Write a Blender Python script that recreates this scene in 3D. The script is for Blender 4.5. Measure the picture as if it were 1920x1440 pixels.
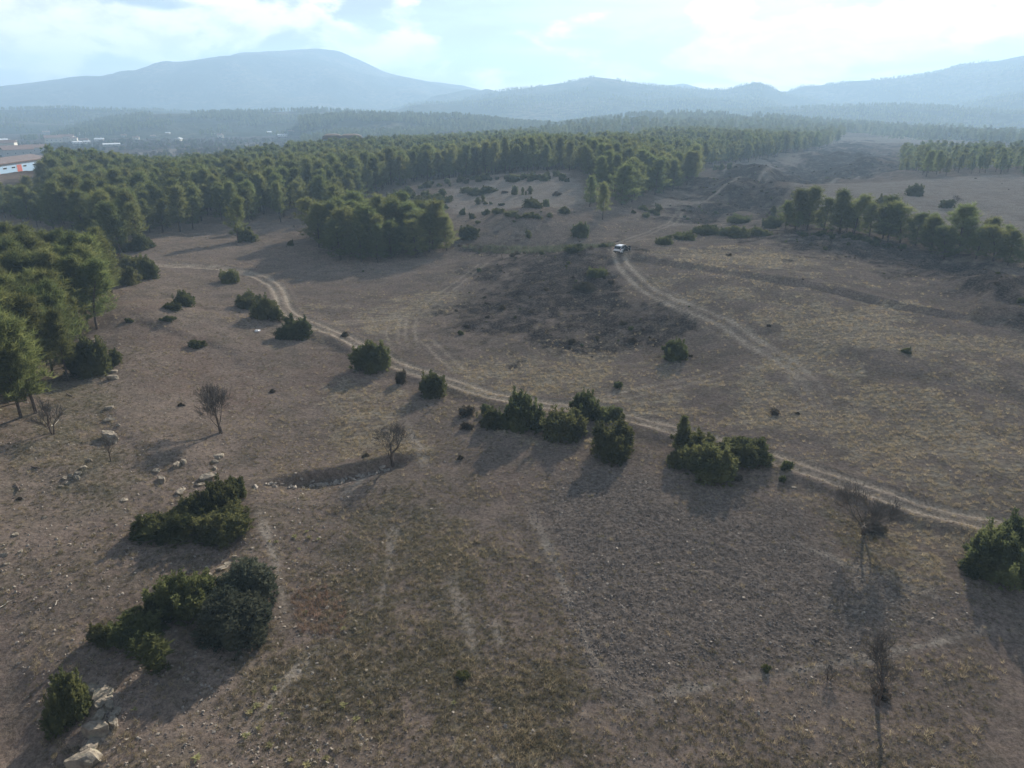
import bpy, math, random
import numpy as np
from mathutils import Vector, Matrix

R = math.radians
rng = np.random.default_rng(11)
random.seed(11)
scene = bpy.context.scene
for o_ in list(bpy.data.objects):
    bpy.data.objects.remove(o_)

# ------------------------------------------------------------------ camera
FPX, CX, CY = 1356.0, 960.0, 720.0          # focal length and centre in pixels of a 1920 x 1440 picture
EYE = 33.0                                   # metres above the fields
PITCH = math.atan2(CY - 190.0, FPX)          # horizon sits 190 px below the upper edge
cam_d = bpy.data.cameras.new('camera')
cam = bpy.data.objects.new('camera', cam_d)
scene.collection.objects.link(cam)
cam.location = (0, 0, EYE)
cam.rotation_euler = (math.pi / 2 - PITCH, 0, 0)
cam_d.sensor_width = 36.0
cam_d.lens = 36.0 * FPX / 1920.0
cam_d.clip_start = 0.5
cam_d.clip_end = 30000.0
scene.camera = cam

# ------------------------------------------------------------------ daylight
SUN_AZ, SUN_EL = 22.5, 23.0                  # degrees right of the view axis, above the horizon
SUN_STRENGTH = 5.0
SKY_STRENGTH = 0.05
HAZE_DENSITY = 0.00034
HAZE_COLOR = (0.50, 0.735, 1.0)
HAZE_G = 0.22
sun_dir = Vector((math.sin(R(SUN_AZ)) * math.cos(R(SUN_EL)), math.cos(R(SUN_AZ)) * math.cos(R(SUN_EL)), math.sin(R(SUN_EL))))
sun_d = bpy.data.lights.new('sun', 'SUN')
sun_d.energy = SUN_STRENGTH
sun_d.angle = R(0.55)
sun_d.color = (1.0, 0.92, 0.80)
sun = bpy.data.objects.new('sun', sun_d)
scene.collection.objects.link(sun)
sun.rotation_euler = sun_dir.to_track_quat('Z', 'Y').to_euler()
sun.location = (0, 0, 300)


class NT:
    """small helper to write node trees"""
    def __init__(s, tree):
        s.t = tree
        s.t.nodes.clear()

    def n(s, kind, ins=None, **props):
        nd = s.t.nodes.new(kind)
        for k, v in props.items():
            setattr(nd, k, v)
        for k, v in (ins or {}).items():
            s.put(nd, k, v)
        return nd

    def put(s, nd, k, v):
        sock = nd.inputs[k]
        if isinstance(v, bpy.types.NodeSocket):
            s.t.links.new(v, sock)
        elif isinstance(v, (bpy.types.Node,)):
            s.t.links.new(v.outputs[0], sock)
        else:
            if sock.type == 'RGBA' and len(v) == 3:
                v = (*v, 1.0)
            sock.default_value = v

    def math(s, op, a, b=0.0, c=None, clamp=False):
        ins = {0: a, 1: b}
        if c is not None:
            ins[2] = c
        return s.n('ShaderNodeMath', ins, operation=op, use_clamp=clamp).outputs[0]

    def mix(s, f, a, b, blend='MIX'):
        m = s.n('ShaderNodeMix', {}, data_type='RGBA', blend_type=blend, clamp_factor=True)
        s.put(m, 0, f)
        s.put(m, 6, a)
        s.put(m, 7, b)
        return m.outputs[2]

    def ramp(s, v, lo, hi, a=0.0, b=1.0):
        m = s.n('ShaderNodeMapRange', {0: v, 1: lo, 2: hi, 3: a, 4: b}, interpolation_type='SMOOTHSTEP')
        return m.outputs[0]

    def noise(s, vec, scale, detail=4.0, rough=0.55, dist=0.0):
        return s.n('ShaderNodeTexNoise', {'Vector': vec, 'Scale': scale, 'Detail': detail, 'Roughness': rough, 'Distortion': dist}).outputs[0]


world = bpy.data.worlds.new('World')
scene.world = world
world.use_nodes = True
w = NT(world.node_tree)
sky = w.n('ShaderNodeTexSky', sky_type='NISHITA', sun_disc=False, sun_elevation=R(SUN_EL), sun_rotation=R(SUN_AZ), altitude=600.0, air_density=1.0, dust_density=0.5, ozone_density=1.0)
gen = w.n('ShaderNodeTexCoord').outputs['Generated']
sep = w.n('ShaderNodeSeparateXYZ', {0: gen})
az_ = w.math('ARCTAN2', sep.outputs[0], sep.outputs[1])
el_ = w.math('ARCSINE', sep.outputs[2])
# thin high veil, streaked; puffy banks low over the horizon
pl = w.math('ADD', w.math('MAXIMUM', sep.outputs[2], 0.0), 0.10)
veil_v = w.n('ShaderNodeCombineXYZ', {0: w.math('DIVIDE', sep.outputs[0], pl), 1: w.math('DIVIDE', sep.outputs[1], pl), 2: 3.7}).outputs[0]
veil = w.ramp(w.noise(veil_v, 0.42, 7.0, 0.58, 1.4), 0.40, 0.62)
puff_v = w.n('ShaderNodeCombineXYZ', {0: w.math('MULTIPLY', az_, 1.0), 1: w.math('MULTIPLY', el_, 2.1), 2: 1.93}).outputs[0]
puff_n = w.noise(puff_v, 7.0, 9.0, 0.56, 0.25)


def blob(a0, e0, sa, se, amp):
    da = w.math('DIVIDE', w.math('SUBTRACT', az_, R(a0)), R(sa))
    de = w.math('DIVIDE', w.math('SUBTRACT', el_, R(e0)), R(se))
    q = w.math('ADD', w.math('MULTIPLY', da, da), w.math('MULTIPLY', de, de))
    return w.math('MULTIPLY', w.math('EXPONENT', w.math('MULTIPLY', q, -1.0)), amp)


bias = 0.0
for b_ in [(-29, 4.2, 9, 2.6, 0.20), (-17, 4.6, 6, 2.2, 0.20), (-7, 3.6, 4, 1.8, 0.17), (14, 2.6, 7, 1.3, 0.20), (21, 2.2, 3, 0.8, 0.16), (48, 4, 14, 3, .2), (-60, 5, 16, 4, .2), (30, 6.5, 8, 2.0, .10), (110, 6, 30, 4, .18), (-120, 6, 30, 4, .18), (180, 6, 25, 4, .18)]:
    bias = w.math('ADD', blob(*b_), bias)
bias = w.math('ADD', bias, w.math('MULTIPLY', w.ramp(el_, R(7), R(16)), -0.5))
puff = w.ramp(w.math('ADD', puff_n, bias), 0.57, 0.67)
shade_n = w.noise(puff_v, 16.0, 6.0, 0.6)
sdot = w.n('ShaderNodeVectorMath', {0: gen, 1: tuple(sun_dir)}, operation='DOT_PRODUCT').outputs['Value']
fwd = w.math('POWER', w.math('MAXIMUM', sdot, 0.0), 10.0)          # clouds towards the sun scatter more light forward
veil_c = w.mix(fwd, (3.6, 3.7, 4.0), (8.8, 8.4, 8.4))
puff_lit = w.mix(fwd, (16.5, 15.2, 14.2), (28.0, 26.5, 25.8))
puff_c = w.mix(w.ramp(shade_n, 0.33, 0.60), w.mix(0.55, puff_lit, veil_c), puff_lit)
c1 = w.mix(w.math('ADD', w.math('MULTIPLY', veil, 0.65), 0.22), sky.outputs[0], veil_c)
c2 = w.mix(w.math('MULTIPLY', puff, 0.85), c1, puff_c)
bg = w.n('ShaderNodeBackground', {0: c2, 1: SKY_STRENGTH})
w.n('ShaderNodeOutputWorld', {0: bg.outputs[0]})
world.cycles.sampling_method = 'MANUAL'
world.cycles.sample_map_resolution = 1024

vs = scene.view_settings
vs.view_transform = 'Standard'
vs.look = 'None'
vs.exposure = 1.08
vs.gamma = 1.0
vs.use_curve_mapping = False
cy = scene.cycles
cy.max_bounces = 5
cy.diffuse_bounces = 2
cy.glossy_bounces = 2
cy.transmission_bounces = 3
cy.transparent_max_bounces = 4
cy.volume_bounces = 1
cy.sample_clamp_indirect = 4.0
cy.use_denoising = True
cy.denoising_prefilter = 'ACCURATE'
cy.caustics_reflective = False
cy.caustics_refractive = False

# ------------------------------------------------------------------ small maths
def pix_dir(px, py):
    u = (np.asarray(px, float) - CX) / FPX
    v = -(np.asarray(py, float) - CY) / FPX
    cp, sp = math.cos(PITCH), math.sin(PITCH)
    return u, cp + v * sp, -sp + v * cp


def pix_azel(px, py):
    dx, dy, dz = pix_dir(px, py)
    return np.arctan2(dx, dy), np.arctan2(dz, np.hypot(dx, dy))


def on_plane(px, py, z):
    dx, dy, dz = pix_dir(px, py)
    t = (z - EYE) / dz
    return dx * t, dy * t


def _hash(ix, iy, seed):
    h = (ix.astype(np.int64) * 374761393 + iy.astype(np.int64) * 668265263 + seed * 974711) & 0xFFFFFFFF
    h = ((h ^ (h >> 13)) * 1274126177) & 0xFFFFFFFF
    return ((h ^ (h >> 16)) & 0xFFFF) / 65535.0


def vnoise(x, y, seed=0):
    x = np.asarray(x, float); y = np.asarray(y, float)
    ix = np.floor(x); iy = np.floor(y)
    fx = x - ix; fy = y - iy
    fx = fx * fx * fx * (fx * (fx * 6 - 15) + 10); fy = fy * fy * fy * (fy * (fy * 6 - 15) + 10)
    a = _hash(ix, iy, seed); b = _hash(ix + 1, iy, seed); c = _hash(ix, iy + 1, seed); d = _hash(ix + 1, iy + 1, seed)
    return (a * (1 - fx) + b * fx) * (1 - fy) + (c * (1 - fx) + d * fx) * fy


def fbm(x, y, oct=4, seed=0, gain=0.5):
    s = 0; a = 1; n = 0
    for k in range(oct):
        s = s + a * (vnoise(x, y, seed + k * 17) - 0.5); n += a
        x = x * 2.03 + 11.3; y = y * 2.03 - 7.1; a *= gain
    return s / n * 2


def sstep(v, a, b):
    t = np.clip((v - a) / (b - a), 0, 1)
    return t * t * (3 - 2 * t)


# ------------------------------------------------------------------ the lie of the land
CTRL = """
960 1440 0|400 1440 0|1500 1440 -.5|1900 1440 -.6|960 1000 0|1500 1100 0|1900 1200 -.2|700 1200 0|1200 1250 0
0 1440 -1.0|100 1300 .3|0 1100 1.7|0 850 3|250 850 2.2|250 1000 1.5|250 1200 .5|450 1000 .5
600 800 .3|450 650 1.5|250 600 3.4|150 650 2.6|60 620 2.6|330 560 2.8|450 760 .8|0 560 3
290 470 2.2|450 470 1|530 560 .6|700 670 .8|900 740 .8|1100 770 1|1300 820 1|1500 880 1|1900 980 .6
700 560 .2|780 600 .4|850 520 .8|830 620 .8|1100 650 1.4|1000 600 1.6|1000 490 3.5|1170 468 5.0|1130 540 3.7|1060 545 3.0|1250 620 2.7|950 560 1.7
1300 700 1.4|1265 680 1.8|1500 640 3.4|1500 520 5.8|1700 560 4.8|1900 640 3.6|1900 800 1.6|1600 800 1.6|1350 540 5.6
1750 490 4|1900 560 4.4|1600 440 5.6|1850 480 4.8|1500 435 5.4
1600 400 6|1900 420 6|1700 350 7.5|1900 340 7.5|1500 352 7|1800 318 7
1300 405 2|1270 440 4.4|1400 380 3|1500 332 2.2|1350 340 4.5|1430 320 3.6|1200 430 3.6
1450 292 4|1640 264 -3|1550 300 1|1330 312 4
1000 466 1.6|880 466 1.6|1060 440 3.2|1050 350 8.4|1080 337 8.8|860 410 3|750 378 3|900 360 4.5
600 430 1.6|300 425 1.6|150 470 1.6|0 420 1|700 480 .8
1080 270 0
"""
_c = []
for t_ in CTRL.replace('\n', '|').split('|'):
    if t_.strip():
        a_, b_, c_ = map(float, t_.split())
        x_, y_ = on_plane(a_, b_, c_)
        _c.append((x_, y_, c_))
for pxa, r_, z_ in [(-400, 60, 3), (2300, 60, -.5), (-400, 25, 2), (960, 15, 0), (2300, 25, -.5), (-600, 150, 3), (2500, 150, 3),
                    (0, 300, 1), (300, 300, 2), (600, 300, 3), (600, 420, 1), (300, 400, -4), (0, 530, -8), (0, 260, .5), (0, 410, 4.0), (110, 410, 4.2), (-160, 405, 3.5), (60, 350, 2.5), (150, 900, -15), (600, 900, -14), (-300, 900, -16),
                    (1000, 900, -8), (1400, 900, -6), (1900, 900, -6), (2300, 900, -6), (2300, 400, 4), (1000, 500, 3), (1300, 600, 2), (-600, 400, -6),
                    (0, 1600, -20), (960, 1600, -16), (1900, 1600, -14), (0, 3500, -24), (960, 3500, -22), (1900, 3500, -22), (-600, 2500, -22), (2500, 2500, -18),
                    (0, 7000, -26), (960, 7000, -26), (1900, 7000, -26)]:
    a_ = math.atan2(pxa - CX, FPX)
    _c.append((r_ * math.sin(a_), r_ * math.cos(a_), z_))
_c = np.array(_c)
KAZ = 2.4


def polar(x, y):
    return np.arctan2(x, y) * KAZ, np.log(np.maximum(np.hypot(x, y), 5.0))


_cu, _cw = polar(_c[:, 0], _c[:, 1])


def _phi(d2):
    return 0.5 * d2 * np.log(d2 + 1e-12)


_n = len(_c)
_A = np.zeros((_n + 3, _n + 3))
_A[:_n, :_n] = _phi((_cu[:, None] - _cu) ** 2 + (_cw[:, None] - _cw) ** 2) + np.eye(_n) * 0.004
_A[:_n, _n] = 1; _A[:_n, _n + 1] = _cu; _A[:_n, _n + 2] = _cw
_A[_n:, :_n] = _A[:_n, _n:].T
_S = np.linalg.solve(_A, np.concatenate([_c[:, 2], np.zeros(3)]))


def base_h(x, y):
    u, v = polar(x, y)
    sh = u.shape
    u = u.ravel(); v = v.ravel()
    out = np.empty(u.size)
    for i in range(0, u.size, 60000):
        a = u[i:i + 60000, None]; b = v[i:i + 60000, None]
        out[i:i + 60000] = _phi((a - _cu) ** 2 + (b - _cw) ** 2) @ _S[:_n] + _S[_n] + _S[_n + 1] * a[:, 0] + _S[_n + 2] * b[:, 0]
    return out.reshape(sh)


def march(px, py, hf):
    """first point of the ground seen at a picture point"""
    dx, dy, dz = [float(q) for q in pix_dir(px, py)]
    hl = math.hypot(dx, dy)
    r = np.geomspace(16, 6000, 420)
    x, y, z = dx / hl * r, dy / hl * r, EYE + dz / hl * r
    below = np.nonzero(z < hf(x, y))[0]
    k = below[0] if len(below) else len(r) - 1
    lo, hi = r[max(k - 1, 0)], r[k]
    for _ in range(3):
        r = np.linspace(lo, hi, 12)
        b = np.nonzero((EYE + dz / hl * r) < hf(dx / hl * r, dy / hl * r))[0]
        j = b[0] if len(b) else 11
        lo, hi = r[max(j - 1, 0)], r[j]
    m = 0.5 * (lo + hi)
    return dx / hl * m, dy / hl * m


def line(txt):
    return np.array([march(*map(float, t.split(',')), base_h) for t in txt.split()])


def seg_dist(x, y, P):
    """distance to a polyline, signed (left of the direction of travel positive), and the way along it"""
    best = np.full(x.shape, 1e9); sgn = np.zeros(x.shape); along = np.zeros(x.shape); acc = 0.0
    for a, b in zip(P[:-1], P[1:]):
        d = b - a; L = np.hypot(*d)
        if L < 1e-6:
            continue
        t = np.clip(((x - a[0]) * d[0] + (y - a[1]) * d[1]) / L ** 2, 0, 1)
        ex = x - a[0] - t * d[0]; ey = y - a[1] - t * d[1]
        dd = np.hypot(ex, ey)
        m = dd < best
        best = np.where(m, dd, best)
        sgn = np.where(m, np.sign(d[0] * ey - d[1] * ex), sgn)
        along = np.where(m, acc + t * L, along)
        acc += L
    return best, sgn, along, acc


class Path:
    def __init__(s, txt, reach):
        P = line(txt)
        # smooth the corners (Chaikin)
        for _ in range(2):
            Q = [P[0]]
            for a, b in zip(P[:-1], P[1:]):
                Q += [a * .75 + b * .25, a * .25 + b * .75]
            P = np.array(Q + [P[-1]])
        s.P = P; s.reach = reach
        s.lo = P.min(0) - reach; s.hi = P.max(0) + reach

    def dist(s, x, y):
        sh = x.shape
        d = np.full(sh, 1e9); g = np.zeros(sh); al = np.zeros(sh); L = 1.0
        m = (x > s.lo[0]) & (x < s.hi[0]) & (y > s.lo[1]) & (y < s.hi[1])
        if m.any():
            d[m], g[m], al[m], L = seg_dist(x[m], y[m], s.P)
        return d, g, al, L


ROAD = Path('250,500 333,500 420,505 480,515 515,533 528,556 532,580 560,600 600,615 640,632 680,650 740,680 800,701 860,718 940,741 1000,753 1080,763 1150,773 1220,793 1300,816 1400,844 1500,873 1600,906 1700,938 1800,963 1920,991 2100,1036', 14)
BRANCH = Path('1075,760 1150,746 1250,724 1330,701 1400,681', 5)
CARTRACK = Path('1160,474 1163,487 1172,505 1205,533 1250,560 1320,587 1380,613 1430,646 1480,676 1515,706 1540,745 1562,790', 6)
TRACKS = [Path(t, 4) for t in (
    '905,502 865,530 825,558 790,585 772,602', '640,606 700,602 780,590', '742,598 733,632 748,664', '772,600 768,630 778,660', '800,640 850,680 880,710', '1168,500 1230,552 1330,604 1395,650',
    '1180,500 1260,556 1345,592', '1460,668 1490,700 1530,760',
    '1190,484 1300,484 1420,478', '1150,480 1136,470 1150,462 1200,440 1262,420 1275,395 1300,392', '1270,440 1180,452 1150,462')]
FOOT = [Path(t, 3) for t in ('762,785 772,815 790,850 795,890', '985,950 1030,1030 1062,1110 1090,1190 1150,1300', '745,975 728,1060 712,1150', '842,1070 870,1150 900,1270', '925,1160 945,1220', '1130,1330 1400,1272 1600,1240 1760,1205 1900,1170',
                           '440,1430 520,1290 610,1200', '480,940 500,1010 530,1100 530,1180', '1330,360 1420,345 1480,320', '1300,392 1340,372 1400,352 1450,338', '1500,352 1560,338 1640,320', '1340,335 1400,322 1440,318', '1290,440 1350,420 1480,410', '640,940 690,880', '1480,1010 1600,1060 1800,1140', '960,1400 900,1440')]
BANKS = [  # the far side stands higher:  path, height, half width, reach
    (Path('478,908 560,901 640,890 700,879 745,866 815,850', 9), 1.25, 0.30, 2.6),
    (Path('560,618 620,650 700,692 830,728 930,762 1010,790 1130,798 1220,818 1300,848 1450,888 1600,936 1750,985 1920,1030 2050,1060', 10), 0.6, 0.5, 3.0),
    (Path('1150,480 1210,488 1280,497 1400,517 1500,533 1600,551 1700,575 1800,590 1930,605 2060,625', 14), 0.78, 0.28, 2.8),
    (Path('1480,636 1540,652 1600,670 1700,700 1800,716 1930,742 2060,770', 14), 1.1, 1.3, 6.0),
    (Path('300,498 400,502 470,510 505,528 514,556', 8), 0.9, 0.6, 4.0),
    (Path('130,1440 150,1400 195,1320 300,1150 400,1075 470,1000 490,930', 8), -0.9, 0.7, 4.0),
    (Path('200,760 215,820 280,850 350,880 400,870 420,825', 7), 0.7, 0.6, 4.0),
    (Path('850,455 900,468 960,470 1060,462 1140,462', 10), -1.2, 1.0, 5.0),
    (Path('240,600 330,625 420,652 470,690', 8), 0.7, 0.7, 4.0),
    (Path('300,545 380,575 450,600', 8), 0.7, 0.7, 4.0),
    (Path('1280,470 1450,470 1560,462 1700,500 1830,560 1930,600', 14), 1.0, 1.2, 7.0),
]
BUMPS = [  # a swell of the ground: picture point, half width across, half depth, height
    (985, 428, 13, 16, 4.2), (1010, 490, 22, 14, .6), (1180, 470, 14, 9, 0.5), (1890, 548, 12, 9, 2.4), (1840, 520, 6, 5, 1.6), (560, 470, 14, 10, 1.0), (1340, 395, 16, 14, 2.2),
    (1440, 365, 16, 18, 2.0), (1250, 660, 10, 9, -.5), (470, 560, 6, 6, .8), (880, 350, 40, 22, 2.5), (1390, 330, 14, 25, 2.5), (1500, 310, 16, 30, -2.5), (1570, 300, 14, 30, 2.0), (1620, 310, 8, 30, 2.),
    (1780, 500, 7, 6, -1.2), (250, 585, 9, 6, .8), (120, 870, 3, 2, .3), (1120, 480, 8, 4, .6), (1130, 258, 120, 130, 11), (1400, 254, 120, 150, 11), (820, 262, 90, 110, 5), (1700, 250, 90, 120, 6)]
_bp = [(*march(a, b, base_h), c, d, e) for a, b, c, d, e in BUMPS]


GULLY = []


def land(x, y):
    x = np.asarray(x, float); y = np.asarray(y, float)
    z = base_h(x, y)
    r = np.hypot(x, y)
    for bx_, by_, wa, wd, h in _bp:
        R0 = math.hypot(bx_, by_); ux, uy = bx_ / R0, by_ / R0
        dx = x - bx_; dy = y - by_
        q = ((dx * uy - dy * ux) / wa) ** 2 + ((dx * ux + dy * uy) / wd) ** 2
        z = z + h * np.exp(-q)
    for P, h, wd, reach in BANKS:
        d, s, al, L = P.dist(x, y)
        m = d < P.reach
        if m.any():
            dm, sm = d[m], s[m]
            jit = (.45 if wd < .36 else .9) * fbm(x[m] * .35, y[m] * .35, 3, 5)
            e = np.clip(np.minimum(al[m], L - al[m]) / 5.0, 0, 1)
            sd = dm * sm + jit
            e = e * (1.0 if wd < .36 else .45 + .55 * sstep(fbm(al[m] / 14.0 + h * 7, al[m] * 0 + wd, 3, 6), -.35, .25))
            z[m] = z[m] + 0.5 * h * np.tanh(sd / wd) * np.exp(-(dm / reach) ** 2) * e
    d, s, al, L = ROAD.dist(x, y)
    m = d < 6
    if m.any():
        dm = d[m] + 0.18 * fbm(x[m] * .5, y[m] * .5, 3, 8)
        z[m] = z[m] - 0.15 * np.exp(-((dm - 0.8) / 0.30) ** 2) + 0.05 * np.exp(-(dm / .4) ** 2) + 0.10 * np.exp(-((dm - 1.9) / 0.4) ** 2)
    for G in GULLY:
        q = G(x, y)
        if q.any():
            rd = np.abs(fbm(x / 34.0, y / 52.0, 4, 65)) * 2.0 - .55
            z = z + q * (4.2 * rd + 1.2 * fbm(x / 9.0, y / 14.0, 3, 66))
    # lumps: long swells, hummocks, and broken ground where scrub grows
    z = z + 0.58 * fbm(x / 17.0, y / 17.0, 3, 21) * sstep(r, 25, 60) + 0.16 * fbm(x / 3.6, y / 3.6, 3, 33) * np.clip(r / 60, 0, 1) + 0.05 * fbm(x / 0.9, y / 0.9, 2, 41)
    z = z + 1.6 * fbm(x / 70.0, y / 70.0, 3, 55) * sstep(r, 180, 420)
    return z


def W(px, py):
    x, y = march(px, py, land)
    return np.array([x, y, float(land(np.array([x]), np.array([y]))[0])])


# ------------------------------------------------------------------ what covers the land
class Area:
    """a soft region on the ground; its outline is read off the map at picture points"""
    def __init__(s, txt, soft=0.03, rag=0.03, freq=1.0):
        P = line(txt)
        u, v = polar(P[:, 0], P[:, 1])
        s.P = np.stack([u, v], 1); s.soft = soft; s.rag = rag; s.freq = freq
        s.lo = s.P.min(0) - 0.2; s.hi = s.P.max(0) + 0.2

    def __call__(s, x, y):
        u, v = polar(x, y)
        out = np.zeros(u.shape)
        m = (u > s.lo[0]) & (u < s.hi[0]) & (v > s.lo[1]) & (v < s.hi[1])
        if not m.any():
            return out
        uu, vv = u[m], v[m]
        ins = np.zeros(uu.shape, bool)
        P = s.P; Q = np.roll(P, -1, 0)
        for a, b in zip(P, Q):
            c = ((a[1] > vv) != (b[1] > vv))
            with np.errstate(divide='ignore', invalid='ignore'):
                xi = (b[0] - a[0]) * (vv - a[1]) / (b[1] - a[1] + 1e-12) + a[0]
            ins ^= c & (uu < xi)
        d, _, _, _ = seg_dist(uu, vv, np.vstack([P, P[:1]]))
        sd = np.where(ins, d, -d) + s.rag * fbm(x[m] / 5 * s.freq, y[m] / 5 * s.freq, 4, 71) + s.rag * .6 * fbm(x[m] / 1.3 * s.freq, y[m] / 1.3 * s.freq, 3, 73)
        out[m] = sstep(sd, -s.soft, s.soft)
        return out


GULLY.append(Area('1275,392 1300,350 1335,332 1430,320 1480,302 1590,270 1680,280 1680,322 1560,338 1480,352 1510,395 1470,408 1390,402 1330,412', .10, .05, .3))
GULLY.append(Area('1740,490 1830,505 1930,530 1930,610 1850,580', .05, .05, .5))
SCRUB = [Area('-200,335 90,333 150,305 300,280 500,268 760,268 930,250 940,228 -200,222', .03, .05, .3), Area('835,612 880,570 905,520 960,492 1060,476 1150,480 1180,520 1130,560 1060,600 960,625', .10, .20), Area('990,600 1080,575 1200,580 1260,605 1240,640 1120,648 1000,635', .10, .14),
         Area('1262,400 1290,350 1330,330 1430,318 1480,300 1600,268 1680,285 1670,320 1560,335 1480,350 1520,400 1480,415 1390,408 1330,425', .06, .14, .5),
         Area('1400,445 1480,432 1620,438 1740,455 1830,500 1925,530 1925,610 1860,580 1740,525 1600,480 1500,470', .05, .12), Area('1150,600 1230,585 1300,600 1260,640', .05, .08),
         Area('830,455 1150,460 1150,470 1000,478 860,470', .03, .05)]
PLOUGH = Area('1000,955 1090,900 1200,880 1290,930 1500,975 1640,1075 1760,1120 1840,1180 1600,1235 1380,1268 1180,1318 1120,1250 1060,1105', .05, .08)
GREEN = [Area('560,1250 700,1130 900,1180 1050,1300 1100,1440 420,1440', .12, .25), Area('0,790 120,770 220,820 300,860 200,950 0,900', .06, .12), Area('640,950 760,900 900,960 900,1150 640,1150', .1, .2), Area('1560,980 1700,1080 1720,1180 1560,1190', .05, .12), Area('130,640 200,640 200,760 60,800', .05, .08)]
STRAW = [Area('1480,760 1620,740 1800,780 1925,830 1925,960 1760,920 1560,850', .1, .25), Area('1230,482 1450,470 1560,500 1420,512', .04, .08), Area('1400,680 1480,700 1500,770 1380,780', .06, .15), Area('560,610 700,580 860,540 880,560 760,610 620,620', .05, .15), Area('620,740 760,770 780,850 660,840', .06, .12), Area('1230,520 1480,560 1700,600 1900,660 1900,720 1700,690 1500,650 1300,560', .08, .3), Area('1100,640 1260,690 1230,740 1050,735 900,700', .08, .3),
         Area('800,1380 1000,1360 1050,1440 820,1440', .03, .08), Area('1600,1050 1760,1080 1700,1190 1580,1170', .03, .1)]
REDDISH = [Area('545,1110 610,1095 660,1140 640,1190 560,1190', .03, .06), Area('880,880 960,900 990,970 940,960', .03, .06), Area('200,560 460,700 440,760 200,640', .1, .2), Area('600,660 760,740 700,800 560,730', .06, .1), Area('100,1300 240,1260 330,1330 240,1440 100,1440', .05, .1), Area('330,1380 420,1350 450,1420', .03, .06)]
PALE = [Area('1240,378 1330,374 1345,386 1300,398 1236,394', .03, .06), Area('1270,402 1300,400 1310,420 1260,424', .03, .05), Area('150,1350 190,1280 240,1310 230,1400 180,1440 140,1440', .03, .05), Area('1230,385 1300,380 1300,400 1240,402', .02, .04), Area('960,276 1180,266 1200,276 1000,284', .01, .01), Area('1330,312 1420,296 1560,280 1540,296 1420,314', .01, .015), Area('1540,262 1740,258 1730,268 1560,272', .01, .01), Area('1490,348 1925,330 1925,440 1700,420 1560,400 1480,372', .02, .02), Area('860,360 1060,330 1085,340 1100,380 1060,400 860,400 820,375', .02, .03)]


def masks(x, y):
    r = np.hypot(x, y)
    one = lambda L: np.clip(sum(a(x, y) for a in L), 0, 1)
    m = {k: one(v) for k, v in (('scrub', SCRUB), ('green', GREEN), ('straw', STRAW), ('red', REDDISH), ('pale', PALE))}
    m['plough'] = PLOUGH(x, y)
    d, s, al, L = ROAD.dist(x, y)
    wob = 0.25 * fbm(x * .6, y * .6, 3, 90)
    rut = np.exp(-((d - 0.85 + wob * .5) / 0.36) ** 2)
    body = 1 - sstep(d + wob, 1.3, 1.9)
    m['road'] = np.clip(0.36 * body + 0.85 * rut, 0, 1) * (0.75 + 0.25 * sstep(fbm(x * .3, y * .3, 2, 95), -.3, .5))
    m['road_body'] = body
    tr = np.zeros(x.shape); tb = np.zeros(x.shape)
    for P, gauge, wd, amp in [(BRANCH, .85, .32, .8), (CARTRACK, .95, .50, 1.3)] + [(P, .8, .30, .55) for P in TRACKS]:
        d, s, al, L = P.dist(x, y)
        k = d < P.reach
        if k.any():
            wide = np.maximum(wd, r[k] * .0022)
            fade = np.clip((L - al[k]) / (L * .3), 0, 1) * (0.55 + 0.45 * sstep(fbm(x[k] * .5, y[k] * .5, 3, 97), -.3, .3))
            dd = d[k] + .25 * fbm(x[k] * .4, y[k] * .4, 2, 98)
            v = np.exp(-((dd - gauge) / wide) ** 2) * amp * fade
            tr[k] = np.maximum(tr[k], v)
            if P in (BRANCH, CARTRACK):
                tb[k] = np.maximum(tb[k], (1 - sstep(dd, 1.1, 1.7)) * (al[k] < L * .9))
    m['track'] = tr; m['track_body'] = tb
    ft = np.zeros(x.shape)
    for P in FOOT:
        d, s, al, L = P.dist(x, y)
        k = d < P.reach
        if k.any():
            wide = np.maximum(.34, r[k] * .0036)
            fade = np.clip(np.minimum(al[k], L - al[k]) / (L * .2), 0, 1)
            v = np.exp(-((d[k] + .5 * fbm(x[k] * .4, y[k] * .4, 3, 99)) / wide) ** 2) * (.65 + .4 * sstep(fbm(x[k] * .7, y[k] * .7, 3, 101), -.3, .4)) * fade
            ft[k] = np.maximum(ft[k], v)
    m['foot'] = ft
    return m


# ------------------------------------------------------------------ materials
MATS = {}


def new_mat(name):
    m = bpy.data.materials.new(name)
    m.use_nodes = True
    MATS[name] = m
    return m, NT(m.node_tree)


def out(t, surf):
    t.n('ShaderNodeOutputMaterial', {'Surface': surf})


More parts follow.
